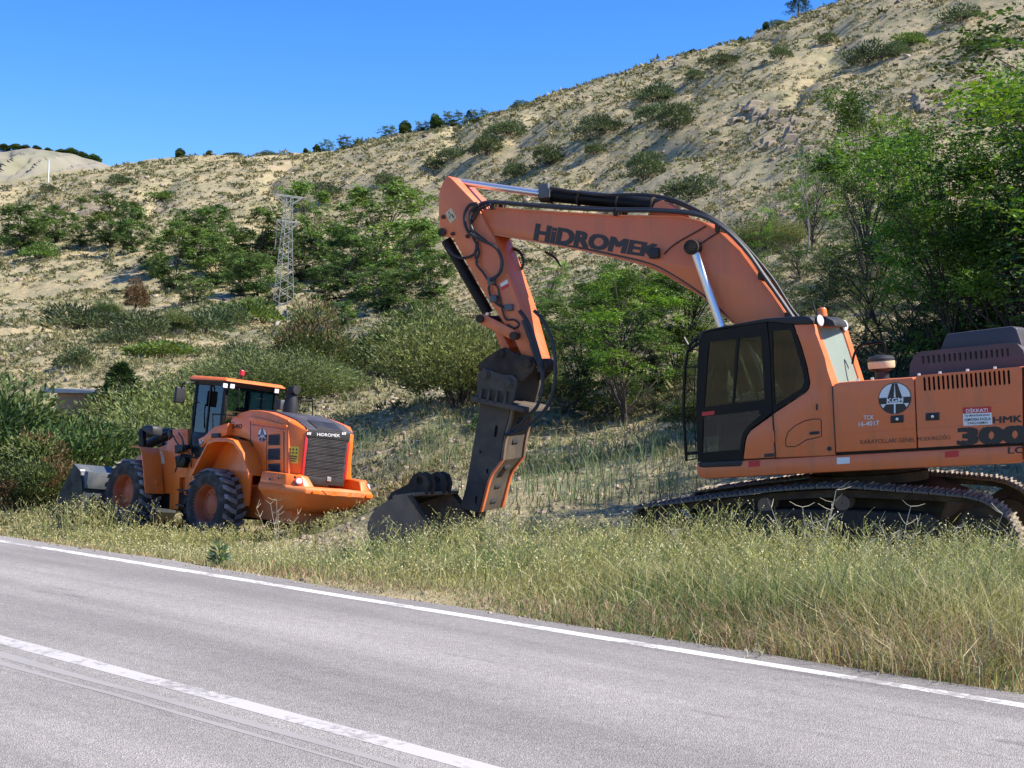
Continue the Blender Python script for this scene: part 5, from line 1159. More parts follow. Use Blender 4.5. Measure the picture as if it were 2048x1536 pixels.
def locust(seed, Ht=5.5, cw=2.0, nclump=46, leaves=210, ls=.085, lo=.35, cols=GREEN_L, stems=1, sparse=0.):
    rg = np.random.default_rng(seed); b = MB()
    paths = []
    for s in range(stems):
        lean = rg.normal(size=2)*.10*Ht*(1 if stems == 1 else 1.6); n = 8; P = []
        for k in range(n):
            t = k/(n-1); P.append(np.array([lean[0]*t**1.5+.05*math.sin(5*t+s), lean[1]*t**1.5+.05*math.cos(4*t+s), -.35+t*(Ht*.93+.35)]))
        r0 = .011*Ht*(1 if stems == 1 else .75); b.tube(P, [r0*(1-.85*k/(n-1)) for k in range(n)], 7, False); paths.append(P)
    tips = []; PP = []; DD = []
    for c in range(nclump):
        P = paths[c % stems]
        fr = lo+(1-lo)*rg.random()**.85; a = rg.random()*6.283
        env = math.sin(math.pi*min(1, (fr-lo*.7)/(1.06-lo*.7)))**.7
        rad = cw*(.25+.75*rg.random()**.6)*(.35+.65*env)*(1+.3*math.sin(3*a+seed))
        ba = P[min(7, int(fr*7))]; ctr_ = np.array([ba[0]+rad*math.cos(a), ba[1]+rad*math.sin(a), fr*Ht*.97+rg.normal()*.1])
        tips.append((ctr_, max(.12, fr-.18-.1*rg.random()), P))
        n = int(leaves*(.5+rg.random())); sz = cw*(.16+.16*rg.random())
        # pinnate fronds: leaflets strung along drooping ribs
        nf = max(4, n//11); d0 = nrm(rg.normal(size=(nf, 3))*np.array([1, 1, .45])+np.array([math.cos(a), math.sin(a), .15])*.7)
        st = ctr_+rg.normal(size=(nf, 3))*np.array([sz, sz, sz*.45])*.42; fl = .30+.25*rg.random(nf)
        t = np.linspace(.15, 1, 11)[None, :, None]
        rib = st[:, None, :]+d0[:, None, :]*fl[:, None, None]*t+np.array([0, 0, -1])*(t**2)*.10
        side = nrm(np.cross(d0, np.array([0, 0, 1.])))[:, None, :]*np.where(np.arange(11) % 2 == 0, 1, -1)[None, :, None]
        dl = nrm(side+d0[:, None, :]*.35+rg.normal(size=rib.shape)*.25)
        PP.append(rib.reshape(-1, 3)); DD.append(dl.reshape(-1, 3))
    for t, fr, P in tips:
        base = lambda f_, P=P: P[min(7, int(f_*7))]; branchwork(b, rg, base, [(t, fr)], .011*Ht)
    P_ = np.concatenate(PP); D_ = np.concatenate(DD)
    V, F = diamonds(P_, D_, ls*(.7+.6*rg.random(len(P_))), ls*.5, rg, 1.2)
    tone = np.repeat(pick(rg, len(PP), cols, .2), [len(p) for p in PP], 0)*(1+.25*rg.normal(size=(len(P_), 1))); tone = np.clip(tone, .008, .6)
    to = b.build('trunk', 'bark', smooth=True); tm = to.data; bpy.data.objects.remove(to)
    cm = bigmesh('crown', V, F, rep(tone)); cm.materials.append(MATS['leaf']); return tm, cm
def dense_bush(seed, h=2.0, r=1.1, n=7000, ls=.10, cols=GREEN_J, up=.5, lobes=9, needle=True, brown=0., wid=.34, droop=0.):
    "juniper-like: leaf sprays on the skin of several lobes, denser outside"
    rg = np.random.default_rng(seed); L = []
    for k in range(lobes):
        a = rg.random()*6.283; q = rg.random()**.6; L.append((np.array([math.cos(a)*r*.6*q, math.sin(a)*r*.6*q, h*(.22+.6*(1-q*.75)*rg.random()**.7)]), r*(.30+.28*rg.random()), h*(.16+.14*rg.random())))
    L.append((np.array([0, 0, h*.30]), r*.75, h*.32)); L.append((np.array([r*.2, -r*.1, h*.12]), r*.9, h*.16))
    w_ = np.array([l[1]**2 for l in L]); idx = rg.choice(len(L), n, p=w_/w_.sum())
    C_ = np.array([l[0] for l in L])[idx]; Ra = np.array([[l[1], l[1], l[2]] for l in L])[idx]
    d = nrm(rg.normal(size=(n, 3))); d[:, 2] = np.abs(d[:, 2])*.9-.25*rg.random(n); d = nrm(d)
    rad = (.55+.5*rg.random(n)**.5)[:, None]
    P = C_+d*Ra*rad; P[:, 2] = np.maximum(P[:, 2], .02)
    D = nrm(d*.8+np.array([0, 0, up])+rg.normal(size=(n, 3))*.45-np.array([0, 0, droop]))
    V, F = diamonds(P, D, ls*(.6+.9*rg.random(n)), ls*wid, rg)
    lc = pick(rg, len(L), cols, .18)[idx]*(1+.22*rg.normal(size=(n, 1)))
    if brown:
        bz_ = (fbm(P[:, 0]*1.3+seed, P[:, 2]*1.3, 2) > (.5-brown)-.35)[:, None]; lc = np.where(bz_ & (rg.random((n, 1)) < .8), np.array([[.17, .10, .045]])*(1+.25*rg.normal(size=(n, 1))), lc)
    b = MB()
    for k in range(7):
        a = rg.random()*6.283; b.tube([(0, 0, -.25), (math.cos(a)*r*.2, math.sin(a)*r*.2, h*.2), tuple(L[k % len(L)][0])], [.022*h, .014*h, .006], 5, False)
    to = b.build('trunk', 'bark', smooth=True); tm = to.data; bpy.data.objects.remove(to)
    cm = bigmesh('crown', V, F, rep(np.clip(lc, .008, .6))); cm.materials.append(MATS['needle' if needle else 'leaf']); return tm, cm
def broom(seed, h=1.6, r=1.2, n=17000, cols=OLIVE, ls=.095):
    "shrub of many thin upright twigs fanning from the base"
    rg = np.random.default_rng(seed); a = rg.random(n)*6.283; q = rg.random(n)**.6
    d = nrm(np.stack([np.cos(a)*q*r, np.sin(a)*q*r, np.full(n, h*.75)*(1-.25*q)], -1)+rg.normal(size=(n, 3))*.10)
    t = (.30+.70*rg.random(n)**.8)*(.75+.5*vnoise(np.cos(a)*2.2+seed, np.sin(a)*2.2))
    P = d*(t*math.hypot(h, r*.6))[:, None]*np.array([1, 1, .92])+np.stack([np.cos(a), np.sin(a), a*0], -1)*(.25*r*q)[:, None]
    P[:, 2] = np.maximum(P[:, 2]-ls*.5, .02)
    D = nrm(d+rg.normal(size=(n, 3))*.55)
    V, F = diamonds(P, D, ls*(.5+.9*rg.random(n)), ls*.26, rg)
    b = MB()
    for k in range(14):
        aa = rg.random()*6.283; b.tube([(0, 0, -.2), (math.cos(aa)*r*.3, math.sin(aa)*r*.3, h*.4), (math.cos(aa)*r*.7, math.sin(aa)*r*.7, h*.8)], [.03, .018, .006], 4, False)
    to = b.build('stem', 'bark', smooth=True); tm = to.data; bpy.data.objects.remove(to)
    c_ = pick(rg, n, cols, .22)*(.8+.5*vnoise(np.cos(a)*1.5+seed, np.sin(a)*1.5+t*2))[:, None]
    cm = bigmesh('crown', V, F, rep(c_)); cm.materials.append(MATS['grass']); return tm, cm
def bare_tree(seed, Ht=5., leaves=500):
    rg = np.random.default_rng(seed); b = MB(); tips = []
    def grow(p, d, L, r, lev):
        q = p+d*L; m_ = p+d*L*.5+rg.normal(size=3)*L*.05; b.tube([p, m_, q], [r, r*.8, r*.55], 5, False)
        if lev == 0: tips.append(q); return
        for k in range(3 if lev > 1 else 2):
            nd = unit(d*.75+rg.normal(size=3)*np.array([.5, .5, .3])+np.array([0, 0, .18])); grow(p+d*L*(.55+.45*rg.random()), nd, L*(.55+.2*rg.random()), r*.5, lev-1)
        grow(q, unit(d+rg.normal(size=3)*.15), L*.7, r*.6, lev-1)
    grow(np.array([0, 0, -.3]), unit(np.array([.05, 0, 1])), Ht*.42, .012*Ht, 3)
    to = b.build('trunk', 'dead_bark', smooth=True); tm = to.data; bpy.data.objects.remove(to)
    T = np.array(tips); k = rg.integers(0, len(T), leaves); P = T[k]+rg.normal(size=(leaves, 3))*.18
    sel = P[:, 2] < Ht*.75; P = P[sel]
    V, F = diamonds(P, nrm(rg.normal(size=P.shape)), .11, .05, rg); cm = bigmesh('crown', V, F, rep(pick(rg, len(P), GREEN_L, .2))); cm.materials.append(MATS['leaf']); return tm, cm
def conifer(seed, Ht=4., r=1.2, n=5000, ls=.16, cols=GREEN_D):
    rg = np.random.default_rng(seed); t = rg.random(n)**.8; a = rg.random(n)*6.283; lay = np.floor(t*11)/11
    rad = r*(1-t)**.75*(.4+.6*rg.random(n)**.5)*(1+.35*np.sin(a*3+lay*17+seed))
    P = np.stack([np.cos(a)*rad, np.sin(a)*rad, Ht*(.10+.9*t)+rad*.18], -1); D = nrm(np.stack([np.cos(a), np.sin(a), .5+0*a], -1)+rg.normal(size=(n, 3))*.45)
    V, F = diamonds(P, D, ls*(.6+.8*rg.random(n)), ls*.35, rg); b = MB().tube([(0, 0, -.4), (.03, 0, Ht*.5), (0, .02, Ht*.97)], [.035*Ht, .02*Ht, .004], 6, False)
    to = b.build('trunk', 'bark', smooth=True); tm = to.data; bpy.data.objects.remove(to)
    cm = bigmesh('crown', V, F, rep(pick(rg, n, cols, .3))); cm.materials.append(MATS['needle']); return tm, cm
LIB = {
 'locA': (locust(1, nclump=46, leaves=360), 5.5), 'locB': (locust(2, stems=2, cw=2.1, nclump=54, leaves=360), 5.5), 'locC': (locust(3, lo=.3, cw=1.5, nclump=50, leaves=330), 5.5), 'locD': (locust(4, stems=3, cw=2.3, nclump=66, leaves=380, lo=.22), 5.5),
 'locY': (locust(5, cw=1.3, nclump=36, leaves=280, lo=.2), 5.5),
 'locDk': (locust(6, cw=2.2, nclump=50, stems=2, lo=.2, leaves=300, cols=GREEN_D), 5.5),  # darker leaf greens for the shaded parts of the grove
 'farA': (locust(21, 5.2, 2.3, 56, 200, .20, .06, [(0.101, 0.162, 0.043), (0.068, 0.121, 0.035), (0.128, 0.196, 0.054)], 3), 5.2), 'farB': (locust(22, 5.2, 2.0, 52, 200, .20, .08, [(0.088, 0.142, 0.041), (0.115, 0.182, 0.047), (0.068, 0.115, 0.035)], 2), 5.2),
 'farC': (locust(23, 5.2, 2.4, 58, 200, .20, .06, [(0.128, 0.209, 0.047), (0.108, 0.176, 0.043), (0.162, 0.236, 0.061)], 3), 5.2), 'farD': (locust(24, 5.2, 3.2, 60, 210, .20, .03, [(0.108, 0.162, 0.046), (0.135, 0.196, 0.054), (0.081, 0.128, 0.041)], 4), 5.2),
 'rdgA': (dense_bush(25, 5.2, 2.2, 4500, .42, GREEN_D, .3, 10, False, wid=.5), 5.2), 'rdgB': (dense_bush(26, 5.2, 1.9, 4000, .42, GREEN_D, .4, 8, False, wid=.5), 5.2),
 'junA': (dense_bush(31, 2.6, 1.7, 11000, .13, GREEN_J, .35, 14, True), 2.6), 'junB': (dense_bush(32, 3.2, 1.8, 11000, .14, [(0.112, 0.138, 0.044), (0.088, 0.119, 0.037), (0.138, 0.156, 0.050)], .5, 16, True, brown=.18), 3.2),
 'junC': (dense_bush(33, 2.2, 2.0, 11000, .13, GREEN_D+[(.06, .10, .025)], .3, 14, True), 2.2), 'junBr': (dense_bush(34, 2.4, 1.2, 5000, .15, [(.10, .085, .04), (.12, .08, .045)], .5, 8, True, brown=.45), 2.4),
 'bushA': (dense_bush(41, 1.3, 1.0, 2200, .15, [(0.106, 0.138, 0.056), (0.081, 0.112, 0.048), (0.138, 0.163, 0.069)], .45, 8, True), 1.3), 'bushB': (dense_bush(42, 1.1, 1.2, 2200, .15, [(0.075, 0.106, 0.044), (0.056, 0.088, 0.037), (0.100, 0.125, 0.056)], .35, 7, True), 1.1),
 'bushG': (dense_bush(43, 1.1, 1.3, 2200, .16, [(0.119, 0.181, 0.044), (0.094, 0.150, 0.037), (0.150, 0.213, 0.056)], .4, 7, False, wid=.45), 1.1),
 'brmA': (broom(51), 1.6), 'brmB': (broom(52, 1.5, 1.4, 17000, [(0.143, 0.182, 0.065), (0.117, 0.156, 0.058), (0.182, 0.215, 0.078)]), 1.5),
 'bareA': (bare_tree(61), 5.0), 'bareB': (bare_tree(62, 5., 1200), 5.0),
 'conA': (conifer(71, 4., 1.3), 4.0), 'conB': (conifer(72, 4., 1.7, 5000, .2, [(.03, .055, .025), (.04, .065, .03), (.022, .042, .02)]), 4.0),
}
def plant(kind, p, h, wide, name, label, cat, group=None, rot=None, lean=0.):
    (tm, cm), h0 = LIB[kind]; s = h/h0
    p = np.array(p, float)
    o = empty(name, label, cat, Matrix.Translation(p) @ Matrix.Rotation(rot if rot is not None else random.random()*6.28, 4, 'Z') @ Matrix.Rotation(lean, 4, 'Y') @ Matrix.Diagonal((s*wide, s*wide, s, 1)), group)
    link('trunk', tm, None, o); link('crown', cm, None, o); return o
def veg(kind, px, py, h_px, label, wide=1., name='tree', cat='tree', group=None, Y=None, **k):
    g = ground(px, py) if Y is None else at_depth(px, Y)
    g[2] -= .05
    h = h_px*g[1]/FPX if Y is None else (h_px if h_px < 20 else h_px*g[1]/FPX)
    return plant(kind, g, h, wide, name, label, cat, group, **k)
# ---- young locust trees on the bank to the right
GR = 'young locust trees on the bank behind the excavator'
T = lambda k, px, py, hp, lab, wd=1., **kw: veg(k, px, py, hp, lab, wd, 'locust_tree', 'tree', GR, **kw)
T('locD', 1915, 810, 560, 'bright green leafy locust tree, largest on the bank, right of the excavator roof', .80, rot=.4)
T('locA', 1735, 690, 520, 'tall feathery locust tree with two tiers of leaves above the cab beacon', .62, rot=1.)
T('locB', 2035, 830, 660, 'dense locust tree cut by the right picture edge', .8, rot=2.)
T('locC', 1830, 600, 380, 'airy locust tree standing behind the largest bright one', .55, rot=3.)
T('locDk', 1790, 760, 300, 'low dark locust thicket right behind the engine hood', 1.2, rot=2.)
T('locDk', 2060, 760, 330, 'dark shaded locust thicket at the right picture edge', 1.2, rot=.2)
T('locC', 1625, 500, 200, 'thin locust tree with a bare upper stem behind the boom bend', .9, rot=2.)
T('locY', 1505, 560, 150, 'small pale locust sapling just right of the boom bend', .9, rot=2.)
T('locC', 1255, 850, 325, 'slender locust tree framed under the boom, left of the cab', 1.15, rot=2.7)
T('locC', 1150, 815, 290, 'young locust tree between the arm and the slender tree under the boom', 1.2, rot=.7)
T('locC', 1345, 770, 260, 'leafy locust sapling close to the front of the excavator cab', 1.3, rot=.1)
T('locDk', 1225, 740, 170, 'low dark green locust clump under the middle of the boom', 1.1, rot=1.1)
T('locY', 1090, 640, 120, 'small locust sapling high on the bank below the boom lettering', 1.3, rot=1.9)
# out-of-view trees added to carry on the grove and shade the bank
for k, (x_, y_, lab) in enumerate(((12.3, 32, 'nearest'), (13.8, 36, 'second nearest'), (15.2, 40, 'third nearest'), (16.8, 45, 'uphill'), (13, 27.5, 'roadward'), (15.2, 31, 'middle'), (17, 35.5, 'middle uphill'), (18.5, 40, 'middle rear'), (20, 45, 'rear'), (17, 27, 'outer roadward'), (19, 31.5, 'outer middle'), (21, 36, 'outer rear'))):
    plant(('locDk', 'locD', 'locB')[k % 3], (x_, y_, float(H(x_, y_))-.05), 7.6+(k % 4)*.3, 1.3, 'locust_tree', lab+' locust tree added beyond the right picture edge to shade the bank', 'tree', GR)
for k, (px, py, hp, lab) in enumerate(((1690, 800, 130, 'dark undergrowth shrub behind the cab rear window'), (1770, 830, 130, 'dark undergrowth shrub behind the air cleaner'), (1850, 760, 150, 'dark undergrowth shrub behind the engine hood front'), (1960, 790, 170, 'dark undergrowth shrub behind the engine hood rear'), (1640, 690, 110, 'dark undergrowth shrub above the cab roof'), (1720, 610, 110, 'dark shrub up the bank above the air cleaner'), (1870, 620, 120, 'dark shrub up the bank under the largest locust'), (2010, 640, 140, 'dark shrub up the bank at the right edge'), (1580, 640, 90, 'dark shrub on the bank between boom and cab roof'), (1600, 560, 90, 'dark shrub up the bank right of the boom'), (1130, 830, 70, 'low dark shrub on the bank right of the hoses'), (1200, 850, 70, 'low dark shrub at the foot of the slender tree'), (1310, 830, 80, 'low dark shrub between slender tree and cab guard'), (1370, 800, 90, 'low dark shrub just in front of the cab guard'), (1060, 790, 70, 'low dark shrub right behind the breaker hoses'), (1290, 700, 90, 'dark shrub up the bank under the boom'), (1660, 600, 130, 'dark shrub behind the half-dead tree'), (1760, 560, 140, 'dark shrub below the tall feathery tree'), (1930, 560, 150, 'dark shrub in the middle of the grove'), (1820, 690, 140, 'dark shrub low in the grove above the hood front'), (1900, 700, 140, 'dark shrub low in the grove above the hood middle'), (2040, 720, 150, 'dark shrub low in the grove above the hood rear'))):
    veg('locDk', px, py, hp, lab, 1.7, 'undergrowth_shrub', 'shrub', 'undergrowth of the locust grove')  # dark-leaved shrubs added to deepen the shade on the bank
V_ = lambda k, px, py, hp, lab, wd=1., nm='bare_tree', **kw: veg(k, px, py, hp, lab, wd, nm, 'tree', None, **kw)
V_('bareA', 1438, 455, 185, 'leafless forked tree on the slope just above the boom bend', .8, rot=.3)
V_('bareB', 1612, 510, 275, 'tall half-dead bare tree right of the boom bend', .7, rot=1.2)
V_('bareB', 1545, 500, 150, 'grey twiggy dead tree between the forked tree and the half-dead one', 1., rot=2.2)
V_('bareA', 1985, 560, 240, 'bare pale stem rising behind the grove near the right edge', .6, rot=1.)
# ---- junipers and shrubs at the foot of the slope
B = lambda k, px, py, hp, lab, wd=1., nm='juniper_bush', cat='bush', grp=None, **kw: veg(k, px, py, hp, lab, wd, nm, cat, grp, **kw)
B('junB', 635, 765, 185, 'tall juniper with browned lower branches, right of the loader exhaust', .95)
B('junC', 775, 760, 130, 'dark green spreading juniper between the browned juniper and the arm', 1.2)
B('junA', 870, 715, 130, 'dark juniper behind the excavator arm cylinder', 1.2)
B('brmA', 915, 815, 190, 'round yellow-green broom shrub left of the breaker', 1.05, 'broom_shrub', 'shrub')
B('brmB', 985, 800, 130, 'greyer broom shrub behind the breaker top', 1.0, 'broom_shrub', 'shrub')
B('junA', 610, 655, 50, 'small juniper right of the pylon foot', 1.0)
B('junC', 45, 0, 4.0, 'big dark juniper filling the left picture edge', 1.05, Y=46)
B('junA', -30, 0, 5.2, 'tall juniper partly cut off by the left picture edge', 1.0, Y=52)
B('junB', 85, 0, 2.6, 'olive juniper left of the loader bucket', 1.1, Y=43)
B('junA', 112, 0, 2.0, 'low juniper behind the loader bucket corner', 1.1, Y=47)
B('conA', 240, 0, 4.1, 'upright young pine beside the brick hut', 1.25, 'pine_tree', 'tree', Y=58)
B('brmB', 170, 0, 1.7, 'grey-green broom shrub below the brick hut', 1.0, 'broom_shrub', 'shrub', Y=50)
B('brmA', 255, 0, 2.7, 'yellow-green broom shrub behind the loader front wheel', 1.2, 'broom_shrub', 'shrub', Y=47)
B('brmB', 325, 0, 2.9, 'tall grassy broom shrub left of the loader cab', 1.15, 'broom_shrub', 'shrub', Y=48)
B('junC', 222, 0, 2.4, 'green juniper just right of the brick hut', 1.0, Y=55)
B('brmA', 300, 0, 3.5, 'brownish broom shrub behind the loader mirror', 1.0, 'broom_shrub', 'shrub', Y=58)
B('brmA', 400, 0, 3.2, 'broom shrub directly behind the loader cab', 1.1, 'broom_shrub', 'shrub', Y=54)
B('brmB', 480, 0, 2.4, 'low broom shrub behind the loader roof', 1.3, 'broom_shrub', 'shrub', Y=60)
B('brmB', 560, 0, 2.2, 'low broom shrub behind the loader exhaust', 1.5, 'broom_shrub', 'shrub', Y=60)
B('brmA', 1080, 700, 60, 'small broom shrub on the bank right of the arm', 1.2, 'broom_shrub', 'shrub')
B('brmA', 1535, 500, 60, 'sunlit yellow broom shrub right of the boom bend', 1.5, 'broom_shrub', 'shrub')
B('bushA', 155, 740, 55, 'round grey bush on the grassy slope above the brick hut', 1.0, 'bush')
B('bushA', 485, 735, 60, 'grey-green bush on the grassy slope above the loader beacon', 1.2, 'bush')
B('bushG', 330, 715, 40, 'low green bush on the grassy slope above the loader cab', 2.0, 'bush')
for k, px, py, hp, wd, lab in (('farD', 1215, 830, 130, .9, 'leafy bush at the foot of the slender locust'), ('junA', 1110, 800, 85, 1.1, 'dense green bush right of the breaker hoses'), ('farD', 1310, 790, 150, .9, 'leafy bush behind the sapling by the cab'), ('junC', 1050, 760, 70, 1.2, 'dark bush behind the breaker hoses'), ('farD', 1130, 700, 110, 1.0, 'leafy bush on the bank under the boom lettering'), ('farD', 1240, 660, 110, 1.0, 'leafy bush on the bank under the boom middle'), ('junA', 1385, 850, 80, 1.2, 'dark bush touching the cab guard'), ('junC', 1010, 860, 60, 1.3, 'low dark bush right behind the breaker body'), ('farD', 1330, 620, 100, 1.0, 'leafy bush under the boom bend')):
    B(k, px, py, hp, lab, wd, 'bush', 'bush', 'bushes on the bank under the boom')  # dense bushes added to darken the shaded bank
# terrace row
for px, py, hp, wd, k, lab in ((165, 660, 60, 1.3, 'bushB', 'first bush from the left in the terrace row'), (215, 645, 60, 1.0, 'junA', 'dark bush just left of the brown juniper'), (270, 620, 70, .8, 'junBr', 'brown dying juniper on the terrace left of the pylon'),
        (285, 680, 70, 1.2, 'bushA', 'grey-green bush below the brown juniper'), (345, 668, 62, 1.1, 'junA', 'round dark bush beside the white boulder'), (405, 665, 55, 1.2, 'bushB', 'bush just right of the white boulder'),
        (455, 655, 58, 1.2, 'bushA', 'green bush in the middle of the terrace row'), (495, 645, 55, 1.0, 'bushG', 'bright green bush left of the pylon foot'), (245, 690, 40, 1.4, 'bushB', 'low dark bush at the terrace edge')):
    B(k, px, py, hp, lab, wd, 'bush', 'bush', 'bushes along the terrace by the pylon')
# mid-slope woodland
GW = 'trees of the wood on the middle slope'
for k, px, py, hp, wd, lab in (('farB', 40, 500, 80, 1.2, 'leftmost dark tree of the slope wood at the picture edge'), ('farA', 110, 478, 60, 1.3, 'small dark tree between the picture edge and the shadowed clump'), ('farA', 220, 490, 90, 1.1, 'dark tree casting a black shadow on pale soil'),
        ('farB', 265, 500, 80, 1., 'dark tree right beside the shadow-casting one'), ('farC', 345, 575, 105, 1.0, 'light green tree at the lower left of the wood'), ('farB', 305, 550, 60, 1., 'small dark tree left of the light green one'), ('farA', 400, 530, 100, 1.1, 'dark tree above and right of the light green one'),
        ('farB', 450, 520, 95, 1.0, 'dark tree in the centre of the wood'), ('farA', 430, 570, 85, 1.1, 'lower dark tree in the centre of the wood'), ('farB', 505, 540, 110, 1.0, 'dark tree just left of the pylon'), ('farA', 520, 590, 75, 1.0, 'low tree left of the pylon legs'), ('farA', 480, 590, 70, 1., 'low tree between the wood centre and the pylon'),
        ('farC', 625, 500, 110, .9, 'pointed green tree just right of the pylon top'), ('farA', 600, 560, 80, 1.0, 'dark tree behind the pylon legs'), ('farC', 745, 540, 150, 1.05, 'broad green tree halfway between pylon and excavator arm'),
        ('farB', 690, 570, 90, 1.1, 'dark tree below and left of the broad green one'), ('farC', 810, 570, 115, 1.1, 'green tree left of the excavator arm top'), ('farA', 860, 600, 90, 1.0, 'dark tree right behind the bucket cylinder'), ('farA', 760, 620, 75, 1.2, 'low dark tree below the broad green one'),
        ('farB', 650, 610, 70, 1.2, 'low dark tree right of the pylon legs'), ('farC', 700, 490, 80, 1.0, 'upper green tree left of the broad one'), ('farB', 835, 520, 70, 1.0, 'small tree level with the arm top'), ('farA', 690, 650, 45, 1.4, 'low clump below the wood, above the browned juniper'), ('farB', 800, 660, 60, 1.2, 'low clump below the wood, left of the arm'),
        ('farD', 160, 490, 40, 1.2, 'low spreading thicket joining the left dark trees'), ('farD', 385, 600, 45, 1.2, 'low thicket right of the light green tree'), ('farD', 465, 560, 50, 1.2, 'low thicket filling the wood centre'), ('farD', 560, 600, 45, 1.2, 'low thicket behind the pylon foot'), ('farD', 640, 560, 60, 1.1, 'thicket between pylon and broad green tree'),
        ('farD', 720, 600, 55, 1.2, 'thicket under the broad green tree'), ('farD', 790, 600, 55, 1.1, 'thicket right of the broad green tree'), ('farD', 870, 650, 50, 1.1, 'thicket behind the bucket cylinder foot'), ('farD', 70, 470, 40, 1.2, 'thicket at the far left of the slope wood'), ('farD', 550, 520, 55, 1.1, 'thicket at the upper pylon')):
    veg(k, px, py+6, hp*1.22, lab, wd*.95, 'tree', 'tree', GW)
# bushes scattered over the open hillside
GS = 'lone bushes on the open hillside'
for k, px, py, hp, wd, lab in (('bushB', 242, 370, 22, 1.2, 'dark lone bush on the upper left slope'), ('bushG', 327, 402, 20, 1.5, 'green lone bush on the upper left slope, right of the dark one'), ('bushG', 80, 518, 32, 1.3, 'bright green mound on the left slope'), ('bushG', 20, 495, 24, 1.6, 'bright green mound at the left picture edge'),
        ('bushB', 100, 385, 14, 1.6, 'flat bush below the white pole'), ('bushB', 658, 395, 30, 1.2, 'dark bush right above the wood'), ('bushA', 975, 312, 42, 1.3, 'grey-green bush above the arm cylinder rod'), ('bushB', 1015, 275, 32, 1.5, 'dark bush below the ridge, above the arm cylinder'), ('bushA', 1095, 335, 46, 1.1, 'upright grey bush above the arm cylinder barrel'),
        ('bushB', 1205, 272, 40, 1.3, 'dark bush in the middle of the big slope'), ('bushA', 1190, 310, 24, 1.5, 'flat grey bush under the mid-slope dark one'), ('bushB', 1310, 205, 34, 1.4, 'dark double bush high on the big slope'), ('bushA', 1388, 160, 22, 1.3, 'small grey bush near the ridge on the right'), ('bushA', 1350, 265, 60, 1.0, 'tall grey-green bush left of the rock outcrop'),
        ('bushB', 1310, 240, 36, 1.2, 'grey bush left of the tall one by the outcrop'), ('bushB', 1735, 130, 40, 1.4, 'dark bush uphill of the rock outcrop'), ('bushA', 1790, 115, 34, 1.2, 'grey bush uphill of the tall feathery tree'), ('bushA', 1655, 90, 24, 1.3, 'small grey bush below the ridge top'), ('bushG', 1820, 95, 30, 1.2, 'greenish bush near the top right'),
        ('bushB', 1960, 105, 30, 1.5, 'dark bush at the upper right'), ('bushB', 1920, 45, 30, 1.7, 'dark bush at the very top right'), ('bushA', 1560, 120, 30, 1.2, 'grey bush below the ridge conifer'), ('bushB', 1450, 130, 24, 1.5, 'dark low bush on the right ridge flank'), ('bushA', 1290, 360, 60, 1.0, 'grey bush just above the boom'), ('bushB', 1380, 400, 50, 1.2, 'dark bush above the boom bend'),
        ('bushB', 905, 320, 26, 1.3, 'dark bush left of the arm cylinder, below the ridge'), ('bushA', 1030, 355, 30, 1.4, 'low grey bush right above the cylinder rod'), ('bushA', 770, 370, 22, 1.6, 'grey bush over the wood\'s right end'), ('bushA', 870, 340, 24, 1.5, 'grey bush above the arm top')):
    veg(k, px, py, hp*1.15, lab, wd*.82, 'bush', 'bush', GS)
# ridge line trees (stand on the skyline)
def ridge(px, hp, wd, kind, lab):
    d = ray(px, 700); t = np.exp(np.linspace(math.log(120), math.log(480), 900)); hz = H(d[0]*t, t)
    k = int(np.argmax((hz-CAM_H)/t)); k = max(0, k-2)
    plant(kind, (d[0]*t[k], t[k], hz[k]-.5), hp*t[k]/FPX, wd, 'ridge_tree', lab, 'tree', 'trees on the skyline')
for a in ((347, 26, 1.0, 'rdgA', 'round lone tree on the low left skyline'), (406, 16, 1.3, 'rdgB', 'small shrub-like tree right of the round skyline tree'), (455, 10, 2.2, 'bushB', 'flat skyline bush left of the pylon'), (520, 13, 1.6, 'bushB', 'flat skyline bush directly above the pylon'), (600, 15, 1.2, 'rdgB', 'skyline tree first of the row climbing right'),
          (622, 22, .9, 'rdgA', 'skyline tree second of the row climbing right'), (640, 26, .9, 'farD', 'skyline tree third of the row climbing right'), (684, 30, 1.1, 'farD', 'skyline tree fourth of the row climbing right'), (706, 20, 1.2, 'rdgA', 'broad low tree fifth in the climbing row'), (768, 26, 1.2, 'farD', 'skyline tree left of the big dark ridge pair'), (797, 36, .9, 'rdgA', 'dark skyline tree above the wood'),
          (830, 22, 1.4, 'farD', 'low skyline tree between the dark one and the ridge pair'), (860, 38, 1.0, 'rdgA', 'left tree of the big ridge pair above the arm'), (890, 34, 1.3, 'farD', 'right tree of the big ridge pair above the arm'), (925, 34, .9, 'conB', 'pointed skyline tree right of the ridge pair'), (942, 30, 1.2, 'farD', 'round skyline tree right of the pointed one'),
          (1030, 16, 1.5, 'bushB', 'skyline bush left of the big slope'), (1062, 14, 1.3, 'rdgB', 'tiny skyline tree at the start of the big slope'), (1370, 15, 1.8, 'rdgB', 'flat dark tree halfway up the right skyline'), (1470, 24, 1.2, 'rdgA', 'dark round tree on the right skyline'), (1518, 24, .8, 'rdgB', 'slim tree on the right skyline below the conifer'), (1583, 62, 1.0, 'conB', 'tallest dark conifer on the right skyline'), (1545, 14, 1.5, 'bushB', 'skyline bush at the foot of the conifer')):
    ridge(*a)
for k, px in enumerate(np.linspace(-60, 190, 12)):
    x, y, z = far_top(px); plant('rdgA' if k % 2 else 'rdgB', (x, y-2, z-1.0), 2.6+2.2*random.random(), 2.0, 'far_tree', ('first','second','third','fourth','fifth','sixth','seventh','eighth','ninth','tenth','eleventh','twelfth')[k]+' dark low tree from the left capping the pale far hill', 'tree', 'trees capping the far hill')

